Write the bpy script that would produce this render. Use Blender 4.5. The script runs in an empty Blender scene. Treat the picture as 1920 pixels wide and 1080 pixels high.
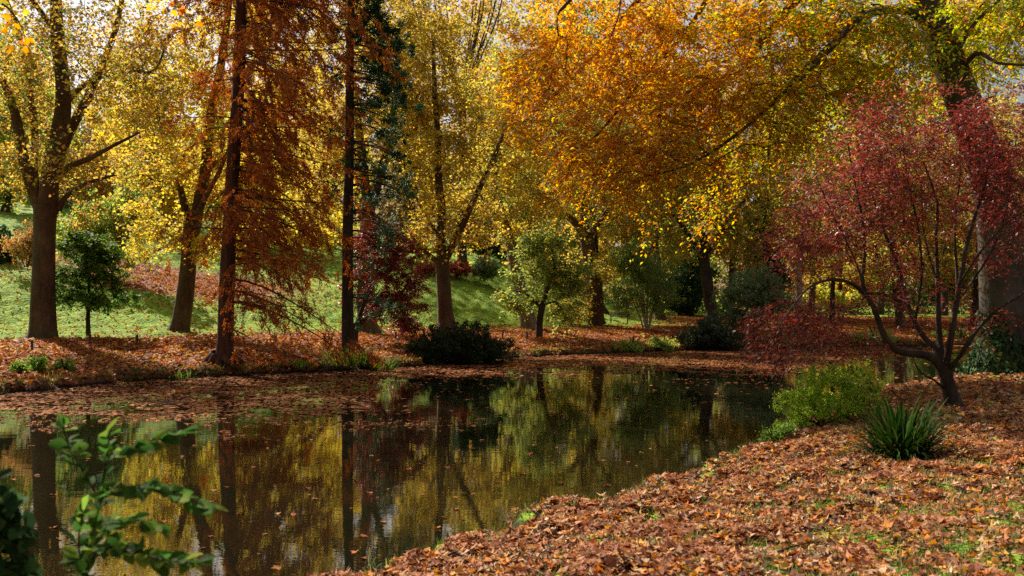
import bpy, math, numpy as np
from mathutils import Vector
C = bpy.context.scene
COL = C.collection
R = math.radians
# ------------------------------------------------------------------ camera
CH = 2.6            # camera height above the water (z = 0)
F = 1867.0          # focal length in photo pixels
HY = 577.0          # photo row of the horizon
cam = bpy.data.cameras.new('camera'); co = bpy.data.objects.new('camera', cam); COL.objects.link(co)
co.location = (0, 0, CH); co.rotation_euler = (R(90), 0, 0)
cam.sensor_width = 36.0; cam.lens = 36.0 * F / 1920.0
cam.shift_y = (HY - 540.0) / 1920.0
cam.clip_start = 0.1; cam.clip_end = 3000
cam.dof.use_dof = True; cam.dof.focus_distance = 26.0; cam.dof.aperture_fstop = 3.6
C.camera = co
# ------------------------------------------------------------------ light
SUN_AZ, SUN_EL = -38.0, 37.0       # azimuth measured from +Y towards +X
w = bpy.data.worlds.new('World'); C.world = w; w.use_nodes = True
nt = w.node_tree; nt.nodes.clear()
sky = nt.nodes.new('ShaderNodeTexSky'); sky.sky_type = 'NISHITA'; sky.sun_disc = False
sky.sun_elevation = R(SUN_EL); sky.sun_rotation = R(SUN_AZ); sky.dust_density = 2.5; sky.air_density = 1.0; sky.ozone_density = 1.0
# thin bright cloud over the clear sky
tcw = nt.nodes.new('ShaderNodeTexCoord'); mpw = nt.nodes.new('ShaderNodeMapping'); mpw.inputs['Scale'].default_value = (1, 1, 3)
nzw = nt.nodes.new('ShaderNodeTexNoise'); nzw.inputs['Scale'].default_value = 2.6; nzw.inputs['Detail'].default_value = 6
crw = nt.nodes.new('ShaderNodeValToRGB'); crw.color_ramp.elements[0].position = .36; crw.color_ramp.elements[1].position = .58
crw.color_ramp.elements[0].color = (.3, .3, .3, 1); crw.color_ramp.elements[1].color = (.95, .95, .95, 1)
mxw = nt.nodes.new('ShaderNodeMix'); mxw.data_type = 'RGBA'; mxw.inputs[7].default_value = (9.0, 8.9, 8.8, 1)
nt.links.new(tcw.outputs['Generated'], mpw.inputs[0]); nt.links.new(mpw.outputs[0], nzw.inputs['Vector']); nt.links.new(nzw.outputs[0], crw.inputs[0])
nt.links.new(crw.outputs[0], mxw.inputs[0]); nt.links.new(sky.outputs[0], mxw.inputs[6])
# the veil glows towards the sun
dtw = nt.nodes.new('ShaderNodeVectorMath'); dtw.operation = 'DOT_PRODUCT'
dtw.inputs[1].default_value = (math.sin(R(SUN_AZ)) * math.cos(R(SUN_EL)), math.cos(R(SUN_AZ)) * math.cos(R(SUN_EL)), math.sin(R(SUN_EL)))
clw = nt.nodes.new('ShaderNodeMath'); clw.operation = 'MAXIMUM'; clw.inputs[1].default_value = 0.0
pww = nt.nodes.new('ShaderNodeMath'); pww.operation = 'POWER'; pww.inputs[1].default_value = 3.0
maw = nt.nodes.new('ShaderNodeMath'); maw.operation = 'MULTIPLY_ADD'; maw.inputs[1].default_value = 9.5; maw.inputs[2].default_value = 3.2
nt.links.new(tcw.outputs['Generated'], dtw.inputs[0]); nt.links.new(dtw.outputs['Value'], clw.inputs[0]); nt.links.new(clw.outputs[0], pww.inputs[0]); nt.links.new(pww.outputs[0], maw.inputs[0])
cbw = nt.nodes.new('ShaderNodeCombineColor'); [nt.links.new(maw.outputs[0], cbw.inputs[i_]) for i_ in range(3)]
nt.links.new(cbw.outputs[0], mxw.inputs[7])
bg = nt.nodes.new('ShaderNodeBackground'); bg.inputs['Strength'].default_value = 0.052
out = nt.nodes.new('ShaderNodeOutputWorld')
nt.links.new(mxw.outputs[2], bg.inputs[0]); nt.links.new(bg.outputs[0], out.inputs[0])
sl = bpy.data.lights.new('sun', 'SUN'); sl.energy = 5.0; sl.angle = R(0.55); sl.color = (1.0, 0.91, 0.76)
so = bpy.data.objects.new('sun', sl); COL.objects.link(so)
sd_ = Vector((math.sin(R(SUN_AZ)) * math.cos(R(SUN_EL)), math.cos(R(SUN_AZ)) * math.cos(R(SUN_EL)), math.sin(R(SUN_EL))))
so.rotation_euler = sd_.to_track_quat('Z', 'Y').to_euler(); so.location = sd_ * 200
C.view_settings.view_transform = 'Standard'; C.view_settings.look = 'None'
C.view_settings.exposure = 1.0; C.view_settings.gamma = 1.0
C.view_settings.use_curve_mapping = False
C.cycles.max_bounces = 8; C.cycles.diffuse_bounces = 3; C.cycles.glossy_bounces = 2
C.cycles.transmission_bounces = 4; C.cycles.transparent_max_bounces = 4
C.cycles.use_denoising = False; C.cycles.denoiser = 'OPENIMAGEDENOISE'; C.cycles.denoising_input_passes = 'RGB_ALBEDO_NORMAL'; C.cycles.denoising_prefilter = 'ACCURATE'
C.cycles.sample_clamp_indirect = 4.0
C.cycles.caustics_reflective = False; C.cycles.caustics_refractive = False

rng = np.random.default_rng(11)
# ------------------------------------------------------------------ helpers
def W(px, py, d):
    """photo pixel + distance -> world point"""
    return np.array([(px - 960.0) / F * d, d, CH + (HY - py) / F * d])

def tag(o, label=None, cat=None, group=None, kind=None):
    if label: o['label'] = label
    if cat: o['category'] = cat
    if group: o['group'] = group
    if kind: o['kind'] = kind
    return o

def empty(name, loc, label, cat, group=None):
    o = bpy.data.objects.new(name, None); COL.objects.link(o); o.location = [float(v) for v in loc]
    o.empty_display_size = 0.2
    return tag(o, label, cat, group)

def mesh_obj(name, V, Fc, mat, parent=None, cols=None, smooth=True, fmat=None):
    """V (n,3) world coordinates, Fc (m,k) faces of one size; cols (m,3) per face colour"""
    V = np.asarray(V, dtype=np.float32); Fc = np.asarray(Fc, dtype=np.int32)
    if parent is not None:
        V = V - np.array(parent.location, dtype=np.float32)
    me = bpy.data.meshes.new(name)
    m, k = Fc.shape
    me.vertices.add(len(V)); me.vertices.foreach_set('co', V.ravel())
    me.loops.add(m * k); me.loops.foreach_set('vertex_index', Fc.ravel())
    me.polygons.add(m); me.polygons.foreach_set('loop_start', np.arange(m, dtype=np.int32) * k)
    if smooth: me.polygons.foreach_set('use_smooth', np.ones(m, dtype=bool))
    if cols is not None:
        a = me.attributes.new('col', 'FLOAT_COLOR', 'FACE')
        c4 = np.ones((m, 4), dtype=np.float32); c4[:, :3] = cols
        a.data.foreach_set('color', c4.ravel())
    me.update(calc_edges=True)
    me.materials.append(mat)
    o = bpy.data.objects.new(name, me); COL.objects.link(o)
    if parent is not None: o.parent = parent
    return o

def norm(a):
    return a / np.maximum(np.linalg.norm(a, axis=-1, keepdims=True), 1e-9)

_ph = rng.uniform(0, 6.28, (3, 12)); _dr = rng.normal(size=(12, 2)); _dr /= np.linalg.norm(_dr, axis=1)[:, None]
def noise2(x, y, s, j=0):
    """cheap smooth noise in about -1..1, feature size s metres"""
    r = 0
    for i in range(12):
        f = (0.6 + 0.13 * i) * 6.28 / s
        r = r + np.sin((x * _dr[i, 0] + y * _dr[i, 1]) * f + _ph[j % 3, i])
    return r / 3.2

class Geo:
    def __init__(s): s.V = []; s.F = []; s.n = 0
    def tube(s, pts, rad, k, lob=0.0, cap=True):
        pts = np.asarray(pts, float); rad = np.asarray(rad, float)
        T = norm(np.gradient(pts, axis=0))
        m = T.mean(0); ref = np.eye(3)[np.argmin(np.abs(m))]
        u = norm(np.cross(T, ref)); v = np.cross(T, u)
        a = np.arange(k) * 2 * math.pi / k
        rr = rad[:, None] * np.ones((1, k))
        if lob > 0:
            ph = rng.uniform(0, 6.28, 3); t = np.arange(len(pts))[:, None]
            rr = rr * (1 + lob * (0.5 * np.sin(a * 3 + ph[0] + t * 0.12) + 0.35 * np.sin(a * 5 + ph[1] - t * 0.2) + 0.25 * np.sin(a * 2 + ph[2] + t * .5)))
        ring = pts[:, None, :] + rr[:, :, None] * (np.cos(a)[None, :, None] * u[:, None, :] + np.sin(a)[None, :, None] * v[:, None, :])
        n = len(pts); V = ring.reshape(-1, 3)
        i = (np.arange(n - 1)[:, None] * k + np.arange(k)[None, :]); j = (np.arange(n - 1)[:, None] * k + (np.arange(k)[None, :] + 1) % k)
        Fq = np.stack([i, j, j + k, i + k], -1).reshape(-1, 4)
        s.V.append(V); s.F.append(Fq + s.n); s.n += len(V)
    def box(s, c, h, rz=0.0, tilt=0.0):
        """box at centre c with half sizes h turned about z, tilt about its own x"""
        h = np.asarray(h, float)
        P = np.array([[x, y, z] for x in (-1, 1) for y in (-1, 1) for z in (-1, 1)], float) * h
        ct, st = math.cos(tilt), math.sin(tilt); P = P @ np.array([[1, 0, 0], [0, ct, st], [0, -st, ct]])
        cz, sz = math.cos(rz), math.sin(rz); P = P @ np.array([[cz, sz, 0], [-sz, cz, 0], [0, 0, 1]])
        Q = np.array([[0, 1, 3, 2], [4, 6, 7, 5], [0, 4, 5, 1], [2, 3, 7, 6], [0, 2, 6, 4], [1, 5, 7, 3]])
        s.V.append(P + np.asarray(c)); s.F.append(Q + s.n); s.n += 8
    def build(s, name, mat, parent=None, smooth=True):
        return mesh_obj(name, np.concatenate(s.V), np.concatenate(s.F), mat, parent, smooth=smooth)

def rand_dirs(n):
    return norm(rng.normal(size=(n, 3)))

def leaf_quads(P, L, Wd, axis, nrm, fold=0.25):
    """folded diamond leaves. returns V,F"""
    n = len(P)
    axis = norm(axis); side = norm(np.cross(axis, nrm)); nn = np.cross(side, axis)
    L = (L * np.ones(n))[:, None] * .5; Wd = (Wd * np.ones(n))[:, None] * .5
    V = np.empty((n, 4, 3))
    V[:, 0] = P - axis * L
    V[:, 1] = P + side * Wd + nn * Wd * fold - axis * L * .1
    V[:, 2] = P + axis * L
    V[:, 3] = P - side * Wd + nn * Wd * fold - axis * L * .1
    return V.reshape(-1, 3), np.arange(n * 4).reshape(n, 4)

_a = []
for k_ in range(5):      # lobed leaf outline (five lobes, a stalk notch)
    th = R(-150 + k_ * 75 - 0); _a.append((th, [0.62, 0.92, 1.0, 0.92, 0.62][k_]))
    if k_ < 4: _a.append((th + R(37), [0.5, 0.55, 0.55, 0.5][k_]))
_a.append((R(180), 0.22))
LOBE = np.array([[0.0, 0.0]] + [[math.cos(t) * r * .5, math.sin(t) * r * .5] for t, r in _a])
def lobed(P, size, nrm, curl=0.5):
    """curled, five lobed fallen leaves. returns V, F(tri), leaf index per face"""
    n = len(P); k = len(LOBE)
    nrm = norm(nrm); rd = rand_dirs(n); ax = norm(np.cross(nrm, rd)); sd = np.cross(nrm, ax)
    x = LOBE[None, :, 0] * (1 + rng.normal(size=(n, k)) * .09); y = LOBE[None, :, 1] * (rng.uniform(.8, 1.1, (n, 1)))
    c1 = rng.normal(size=(n, 1)) * curl * 1.4; c2 = rng.normal(size=(n, 1)) * curl * 1.4; c3 = rng.normal(size=(n, 1)) * curl
    z = c1 * x * x + c2 * y * y + c3 * x * y + rng.normal(size=(n, k)) * .05 * (curl > .1) + .18 * curl * np.abs(y)
    s = (size * np.ones(n))[:, None, None]
    V = P[:, None, :] + s * (x[..., None] * ax[:, None, :] + y[..., None] * sd[:, None, :] + z[..., None] * nrm[:, None, :])
    o = np.arange(1, k); o2 = np.roll(o, -1)
    T = np.stack([np.zeros(k - 1, int), o, o2], -1)
    Fc = (np.arange(n)[:, None, None] * k + T[None]).reshape(-1, 3)
    return V.reshape(-1, 3), Fc, np.repeat(np.arange(n), k - 1)

def palette(pal, n, pos=None, scale=2.5, jit=0.12):
    """pal: list of (weight, rgb). colour clumps keep together through a slow noise"""
    wts = np.array([p[0] for p in pal], float); wts /= wts.sum(); cs = np.array([p[1] for p in pal], float)
    cum = np.cumsum(wts)
    u = rng.uniform(0, 1, n)
    if pos is not None:
        q = .5 + .5 * np.clip(noise2(pos[:, 0] + pos[:, 2] * .7, pos[:, 2] * 1.1 - pos[:, 1] * .6, scale, 1), -1, 1)
        u = np.clip(u * .6 + q * .4 + 0 * u, 0, .9999)
    idx = np.minimum(np.searchsorted(cum, u), len(cs) - 1)
    c = cs[idx] * (1 + rng.normal(size=(n, 1)) * jit) * (1 + rng.normal(size=(n, 3)) * jit * .4)
    return np.clip(c, .004, .95)

# ------------------------------------------------------------------ materials
def new_mat(name):
    m = bpy.data.materials.new(name); m.use_nodes = True; t = m.node_tree; t.nodes.clear()
    o = t.nodes.new('ShaderNodeOutputMaterial'); return m, t, o

def leaf_mat(name, trans=0.5, rough=.45, spec=.35, sat=1.15, val=1.25):
    m, t, o = new_mat(name); N = t.nodes; L = t.links
    at = N.new('ShaderNodeAttribute'); at.attribute_name = 'col'
    p = N.new('ShaderNodeBsdfPrincipled'); p.inputs['Roughness'].default_value = rough; p.inputs['Specular IOR Level'].default_value = spec
    nz = N.new('ShaderNodeTexNoise'); nz.inputs['Scale'].default_value = 14; 
    tc = N.new('ShaderNodeTexCoord'); L.new(tc.outputs['Object'], nz.inputs['Vector'])
    hs0 = N.new('ShaderNodeHueSaturation'); mr = N.new('ShaderNodeMapRange'); mr.inputs[3].default_value = .75; mr.inputs[4].default_value = 1.25
    L.new(nz.outputs[0], mr.inputs[0]); L.new(mr.outputs[0], hs0.inputs['Value']); L.new(at.outputs['Color'], hs0.inputs['Color'])
    L.new(hs0.outputs[0], p.inputs['Base Color'])
    hs = N.new('ShaderNodeHueSaturation'); hs.inputs['Saturation'].default_value = sat; hs.inputs['Value'].default_value = val
    L.new(hs0.outputs[0], hs.inputs['Color'])
    tr = N.new('ShaderNodeBsdfTranslucent'); L.new(hs.outputs[0], tr.inputs['Color'])
    mx = N.new('ShaderNodeMixShader'); mx.inputs[0].default_value = trans
    L.new(p.outputs[0], mx.inputs[1]); L.new(tr.outputs[0], mx.inputs[2]); L.new(mx.outputs[0], o.inputs['Surface'])
    return m

def bark_mat(name, c1, c2, c3=None, scale=3.0, stretch=.25, bump=.6, moss=0.0):
    m, t, o = new_mat(name); N = t.nodes; L = t.links
    tc = N.new('ShaderNodeTexCoord'); mp = N.new('ShaderNodeMapping'); mp.inputs['Scale'].default_value = (1, 1, stretch)
    L.new(tc.outputs['Object'], mp.inputs['Vector'])
    n1 = N.new('ShaderNodeTexNoise'); n1.inputs['Scale'].default_value = scale; n1.inputs['Detail'].default_value = 6; n1.inputs['Roughness'].default_value = .65
    n2 = N.new('ShaderNodeTexNoise'); n2.inputs['Scale'].default_value = scale * 7; n2.inputs['Detail'].default_value = 3
    L.new(mp.outputs[0], n1.inputs['Vector']); L.new(mp.outputs[0], n2.inputs['Vector'])
    cr = N.new('ShaderNodeValToRGB'); e = cr.color_ramp.elements; e[0].position = .38; e[0].color = (*c1, 1); e[1].position = .62; e[1].color = (*c2, 1)
    if c3 is not None: x = e.new(.72); x.color = (*c3, 1)
    L.new(n1.outputs[0], cr.inputs[0])
    mx = N.new('ShaderNodeMix'); mx.data_type = 'RGBA'; mx.blend_type = 'MULTIPLY'; mx.inputs[0].default_value = .7
    mr = N.new('ShaderNodeMapRange'); mr.inputs[3].default_value = .45; mr.inputs[4].default_value = 1.45
    L.new(n2.outputs[0], mr.inputs[0]); L.new(cr.outputs[0], mx.inputs[6]); L.new(mr.outputs[0], mx.inputs[7])
    p = N.new('ShaderNodeBsdfPrincipled'); p.inputs['Roughness'].default_value = .85; p.inputs['Specular IOR Level'].default_value = .2
    last = mx.outputs[2]
    if moss > 0:
        n3 = N.new('ShaderNodeTexNoise'); n3.inputs['Scale'].default_value = 1.3; n3.inputs['Detail'].default_value = 5
        L.new(tc.outputs['Object'], n3.inputs['Vector'])
        r3 = N.new('ShaderNodeMapRange'); r3.inputs[1].default_value = .5; r3.inputs[2].default_value = .62; r3.inputs[4].default_value = moss
        L.new(n3.outputs[0], r3.inputs[0])
        m2 = N.new('ShaderNodeMix'); m2.data_type = 'RGBA'; m2.inputs[7].default_value = (.06, .075, .02, 1)
        L.new(r3.outputs[0], m2.inputs[0]); L.new(last, m2.inputs[6]); last = m2.outputs[2]
    L.new(last, p.inputs['Base Color'])
    b = N.new('ShaderNodeBump'); b.inputs['Strength'].default_value = bump; b.inputs['Distance'].default_value = .05
    ad = N.new('ShaderNodeMath'); ad.operation = 'ADD'; L.new(n1.outputs[0], ad.inputs[0]); L.new(n2.outputs[0], ad.inputs[1])
    L.new(ad.outputs[0], b.inputs['Height']); L.new(b.outputs[0], p.inputs['Normal']); L.new(p.outputs[0], o.inputs['Surface'])
    return m

M_LEAF = leaf_mat('leaf_thin', .58, rough=.6, spec=.2, sat=1.08, val=1.4)
M_BEECH = leaf_mat('leaf_beech', .62, rough=.6, spec=.15, val=1.65)
M_RED = leaf_mat('leaf_red', .42, rough=.45, spec=.3, sat=1.1, val=1.35)
M_STRAP = leaf_mat('strap_blades', .25, rough=.7, spec=.02)
M_NEEDLE = leaf_mat('needles', .45, rough=.8, spec=.08, val=1.3)
M_DARK = leaf_mat('leaf_evergreen', .2, rough=.6, spec=.12)
M_LITTER = leaf_mat('leaf_dry', .25, rough=.7, spec=.12, sat=1.1, val=1.1)
M_LAWN = leaf_mat('lawn_blades', .6, rough=.7, spec=.1, sat=1.1, val=1.6)
M_GRASS = leaf_mat('grass_blades', .45, rough=.6, spec=.12)
M_FLOAT = leaf_mat('leaf_wet', .1, rough=.8, spec=.03)
B_PLANE = bark_mat('bark_plane', (.06, .032, .016), (.13, .072, .036), (.21, .145, .075), 1.9, .4, .8, .2)
B_RED = bark_mat('bark_cypress', (.055, .022, .012), (.13, .052, .026), None, 5, .12, .8)
B_DARK = bark_mat('bark_dark', (.03, .02, .014), (.075, .05, .035), None, 4, .3, .6)
B_BEECH = bark_mat('bark_beech', (.045, .035, .026), (.10, .08, .062), (.19, .165, .13), 1.6, .5, .5, .35)
B_PALE = bark_mat('bark_pale', (.20, .17, .11), (.34, .29, .2), None, 6, .3, .3)
# ------------------------------------------------------------------ pond outline and terrain
NEAR = [(-120, -22), (-60, -10), (-30, -2), (-16, 3.2), (-8, 5.6), (-4, 7.4), (-1.55, 9.1), (-.46, 10.8), (.66, 12.3), (2.1, 13.9), (3.5, 16.2), (4.6, 18.4),
        (5.9, 21.5), (8.6, 26.6), (12.7, 31.6), (17.5, 35.8), (22.5, 39), (28, 43.5), (38, 49), (60, 55), (110, 66)]
FAR = [(120, 96), (60, 80), (40, 73), (33.4, 70), (22.6, 66), (14.6, 62), (10, 60), (5.5, 56.8), (1.1, 53), (-2.0, 48.5), (-4.7, 44), (-7.0, 41), (-10.0, 38.6),
       (-12.7, 36), (-14.2, 33), (-15.3, 29.8), (-19, 26), (-26, 21), (-45, 12), (-120, 0)]
def smooth_line(pts, n=6):
    p = np.array(pts, float); p = np.vstack([2 * p[0] - p[1], p, 2 * p[-1] - p[-2]]); o = []
    for i in range(1, len(p) - 2):
        for t in np.arange(n) / n:
            a, b, c, d = p[i - 1], p[i], p[i + 1], p[i + 2]
            o.append(.5 * ((2 * b) + (-a + c) * t + (2 * a - 5 * b + 4 * c - d) * t * t + (-a + 3 * b - 3 * c + d) * t ** 3))
    o.append(p[-2]); return np.array(o)
SN, SF = smooth_line(NEAR), smooth_line(FAR)
def dist_line(x, y, line):
    x = np.asarray(x, float); y = np.asarray(y, float)
    best = np.full(x.shape, 1e9); sgn = np.zeros(x.shape)
    for a, b in zip(line[:-1], line[1:]):
        d = b - a; L2 = d @ d
        t = np.clip(((x - a[0]) * d[0] + (y - a[1]) * d[1]) / L2, 0, 1)
        ex = x - a[0] - t * d[0]; ey = y - a[1] - t * d[1]; e = np.hypot(ex, ey)
        cr = d[0] * (y - a[1]) - d[1] * (x - a[0])
        m = e < best; best = np.where(m, e, best); sgn = np.where(m, np.sign(cr), sgn)
    return best, sgn
def sdists(x, y):
    """(signed distance inland of the near bank, of the far bank); negative over water"""
    dn, s1 = dist_line(x, y, SN); df, s2 = dist_line(x, y, SF)
    wob = .28 * noise2(x, y, 1.6, 2) + .12 * noise2(x, y, .55, 1)
    return dn * -s1 + wob, df * -s2 + wob     # near line runs left to right: land is on its right hand side
def sst(a, b, x):
    t = np.clip((x - a) / (b - a), 0, 1); return t * t * (3 - 2 * t)
def ground_z(x, y, full=False):
    x = np.asarray(x, float); y = np.asarray(y, float)
    n, f = sdists(x, y)
    zn = .10 + .5 * (1 - np.exp(-np.maximum(n, 0) / 2.2)) + .04 * np.minimum(np.maximum(n, 0), 30) + .035 * noise2(x, y, 1.9) * sst(.2, 2, n)
    ff = np.maximum(f, 0)
    K = .165 * sst(22, -34, x)
    hill = np.maximum(ff - 9.5, 0); hill = np.where(hill > 90, 90 + (hill - 90) * .25, hill)
    zf = .20 + .95 * (1 - np.exp(-ff / 6.0)) + .02 * np.minimum(ff, 60) + K * hill * sst(0, 14, hill) + .14 * np.exp(-((x + 4) / 9.5) ** 2) * np.minimum(hill, 21) * sst(0, 9, hill) + .05 * noise2(x, y, 5.0) * sst(1, 5, ff) + .5 * noise2(x, y, 45.0) * sst(20, 60, ff) + .028 * noise2(x, y, 1.3, 1) * sst(0, 1, ff)
    z = np.where(n > 0, zn, np.where(f > 0, zf, 0))
    e = np.maximum(n, f)
    lo = -.9 + .9 * sst(-2.5, -.05, e) - .12
    z = np.where(e <= 0, lo, lo * 0 + z * sst(-.02, .22, e) + (-.12) * (1 - sst(-.02, .22, e)))
    if full: return z, n, f
    return z
def axis_pts(segs):
    o = []
    for a, b, st in segs: o += list(np.arange(a, b, st))
    return np.array(o + [segs[-1][1]])
gx = axis_pts([(-1500, -300, 120), (-300, -80, 8), (-80, -32, .8), (-32, 24, .22), (24, 70, .6), (70, 300, 8), (300, 1500, 120)])
gy = axis_pts([(-1500, -200, 130), (-200, -20, 8), (-20, 4, .6), (4, 72, .22), (72, 130, .8), (130, 400, 8), (400, 1700, 120)])
GX, GY = np.meshgrid(gx, gy)
GZ, GN, GF = ground_z(GX, GY, True)
nx, ny = len(gx), len(gy)
ii = (np.arange(ny - 1)[:, None] * nx + np.arange(nx - 1)[None, :])
GFc = np.stack([ii, ii + 1, ii + nx + 1, ii + nx], -1).reshape(-1, 4)
def lawn_amount(x, y, n, f):
    """0 leaf litter .. 1 green lawn"""
    nn = noise2(x, y, 3.0, 1) * 1.2 + noise2(x, y, .9, 2) * .8
    far = sst(9.0, 12.5, f + nn * .9) * (1 - .9 * sst(4, 16, x - .12 * (y - 55)) * (1 - sst(95, 105, y)))
    patch = np.exp(-(((x + 24) / 8) ** 2 + ((y - 68) / 8) ** 2)); far = far * (1 - np.clip(1.5 * patch, 0, 1))
    near = sst(.38, .8, noise2(x, y, 1.0, 2) * .62 + .14 + .85 * sst(-1.0, 3.0, x - .3 * y + 1) * sst(14, 7, y)) * .9
    near = np.maximum(near, .8 * np.exp(-((n - .15) / .3) ** 2))
    return np.where(f > 0, far, np.where(n > 0, near, 0))
LA = lawn_amount(GX, GY, GN, GF)
# ground material
m, t, o = new_mat('ground_litter_lawn'); N = t.nodes; L = t.links
tc = N.new('ShaderNodeTexCoord')
v1 = N.new('ShaderNodeTexVoronoi'); v1.inputs['Scale'].default_value = 9; v1.inputs['Randomness'].default_value = 1
L.new(tc.outputs['Object'], v1.inputs['Vector'])
sp = N.new('ShaderNodeSeparateColor'); L.new(v1.outputs['Color'], sp.inputs[0])
cr = N.new('ShaderNodeValToRGB'); e = cr.color_ramp.elements
e[0].position = 0; e[0].color = (.05, .02, .012, 1); e[1].position = 1; e[1].color = (.30, .15, .06, 1)
for p_, c_ in ((.3, (.12, .045, .02)), (.6, (.20, .075, .03)), (.85, (.26, .10, .045))): x = e.new(p_); x.color = (*c_, 1)
L.new(sp.outputs[0], cr.inputs[0])
ng = N.new('ShaderNodeTexNoise'); ng.inputs['Scale'].default_value = 1.1; ng.inputs['Detail'].default_value = 8; ng.inputs['Roughness'].default_value = .7; L.new(tc.outputs['Object'], ng.inputs['Vector'])
cg = N.new('ShaderNodeValToRGB'); e = cg.color_ramp.elements
e[0].position = .3; e[0].color = (.055, .13, .01, 1); e[1].position = .7; e[1].color = (.27, .37, .025, 1)
x = e.new(.5); x.color = (.15, .25, .016, 1)
L.new(ng.outputs[0], cg.inputs[0])
at = N.new('ShaderNodeAttribute'); at.attribute_name = 'lawn'
nf = N.new('ShaderNodeTexNoise'); nf.inputs['Scale'].default_value = 6; nf.inputs['Detail'].default_value = 5; L.new(tc.outputs['Object'], nf.inputs['Vector'])
ad = N.new('ShaderNodeMath'); ad.operation = 'MULTIPLY_ADD'; ad.inputs[1].default_value = .9; ad.inputs[2].default_value = -.45; L.new(nf.outputs[0], ad.inputs[0])
a2 = N.new('ShaderNodeMath'); a2.operation = 'ADD'; L.new(at.outputs['Fac'], a2.inputs[0]); L.new(ad.outputs[0], a2.inputs[1])
mr = N.new('ShaderNodeMapRange'); mr.inputs[1].default_value = .38; mr.inputs[2].default_value = .62; L.new(a2.outputs[0], mr.inputs[0])
mx = N.new('ShaderNodeMix'); mx.data_type = 'RGBA'; L.new(mr.outputs[0], mx.inputs[0]); L.new(cr.outputs[0], mx.inputs[6]); L.new(cg.outputs[0], mx.inputs[7])
# wet earth below the lip
ge = N.new('ShaderNodeNewGeometry'); sx = N.new('ShaderNodeSeparateXYZ'); L.new(ge.outputs['Position'], sx.inputs[0])
me_ = N.new('ShaderNodeMapRange'); me_.inputs[1].default_value = .17; me_.inputs[2].default_value = .05; L.new(sx.outputs[2], me_.inputs[0])
m2 = N.new('ShaderNodeMix'); m2.data_type = 'RGBA'; m2.inputs[7].default_value = (.018, .013, .008, 1)
L.new(me_.outputs[0], m2.inputs[0]); L.new(mx.outputs[2], m2.inputs[6])
p = N.new('ShaderNodeBsdfPrincipled'); p.inputs['Roughness'].default_value = .9; p.inputs['Specular IOR Level'].default_value = .15
L.new(m2.outputs[2], p.inputs['Base Color'])
bp = N.new('ShaderNodeBump'); bp.inputs['Strength'].default_value = .9; bp.inputs['Distance'].default_value = .06
a3 = N.new('ShaderNodeMath'); a3.operation = 'ADD'; L.new(v1.outputs['Distance'], a3.inputs[0]); L.new(nf.outputs[0], a3.inputs[1])
L.new(a3.outputs[0], bp.inputs['Height']); L.new(bp.outputs[0], p.inputs['Normal']); L.new(p.outputs[0], o.inputs['Surface'])
M_GROUND = m
g = mesh_obj('ground', np.stack([GX.ravel(), GY.ravel(), GZ.ravel()], -1), GFc, M_GROUND)
a = g.data.attributes.new('lawn', 'FLOAT', 'POINT'); a.data.foreach_set('value', LA.ravel().astype(np.float32))
g['kind'] = 'structure'
# ------------------------------------------------------------------ water
m, t, o = new_mat('pond_water'); N = t.nodes; L = t.links
p = N.new('ShaderNodeBsdfPrincipled'); p.inputs['Base Color'].default_value = (.009, .0085, .004, 1); p.inputs['Roughness'].default_value = .004
p.inputs['IOR'].default_value = 2.25; p.inputs['Specular IOR Level'].default_value = .6
tc = N.new('ShaderNodeTexCoord'); mp = N.new('ShaderNodeMapping'); mp.inputs['Scale'].default_value = (.8, 1.9, 1); mp.inputs['Rotation'].default_value = (0, 0, R(12))
L.new(tc.outputs['Object'], mp.inputs[0])
n1 = N.new('ShaderNodeTexNoise'); n1.inputs['Scale'].default_value = 8.0; n1.inputs['Detail'].default_value = 2.0; L.new(mp.outputs[0], n1.inputs[0])
n2 = N.new('ShaderNodeTexNoise'); n2.inputs['Scale'].default_value = 1.1; n2.inputs['Detail'].default_value = 2; L.new(mp.outputs[0], n2.inputs[0])
b1 = N.new('ShaderNodeBump'); b1.inputs['Strength'].default_value = 1.0; b1.inputs['Distance'].default_value = .00032; L.new(n1.outputs[0], b1.inputs['Height'])
b2 = N.new('ShaderNodeBump'); b2.inputs['Strength'].default_value = 1.0; b2.inputs['Distance'].default_value = .0013; L.new(n2.outputs[0], b2.inputs['Height']); L.new(b1.outputs[0], b2.inputs['Normal'])
L.new(b2.outputs[0], p.inputs['Normal']); L.new(p.outputs[0], o.inputs['Surface']); M_WATER = m
wv = np.array([(-300, -60, 0), (300, -60, 0), (300, 130, 0), (-300, 130, 0)], float)
wo = mesh_obj('pond_water', wv, np.array([[0, 1, 2, 3]]), M_WATER, smooth=False); wo['kind'] = 'structure'

# ------------------------------------------------------------------ tree generator
def curve(pts, step=.35):
    p = np.asarray(pts, float)
    if len(p) < 2: return p
    q = np.vstack([2 * p[0] - p[1], p, 2 * p[-1] - p[-2]]); o = []
    for i in range(1, len(q) - 2):
        a, b, c, d = q[i - 1], q[i], q[i + 1], q[i + 2]
        n = max(2, int(np.linalg.norm((c - b)[:3]) / step))
        for t in np.arange(n) / n:
            o.append(.5 * ((2 * b) + (-a + c) * t + (2 * a - 5 * b + 4 * c - d) * t * t + (-a + 3 * b - 3 * c + d) * t ** 3))
    o.append(q[-2]); return np.array(o)

def skeleton(d, lines):
    """lines: list of [(px, py, width_px, depth offset)...] -> list of (pts, radii)"""
    out = []
    for ln in lines:
        P = []
        for q in ln:
            dd = d + (q[3] if len(q) > 3 else 0)
            P.append(list(W(q[0], q[1], dd)) + [q[2] * .5 / F * dd])
        P = curve(P); out.append((P[:, :3], np.maximum(P[:, 3], .004)))
    return out

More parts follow.
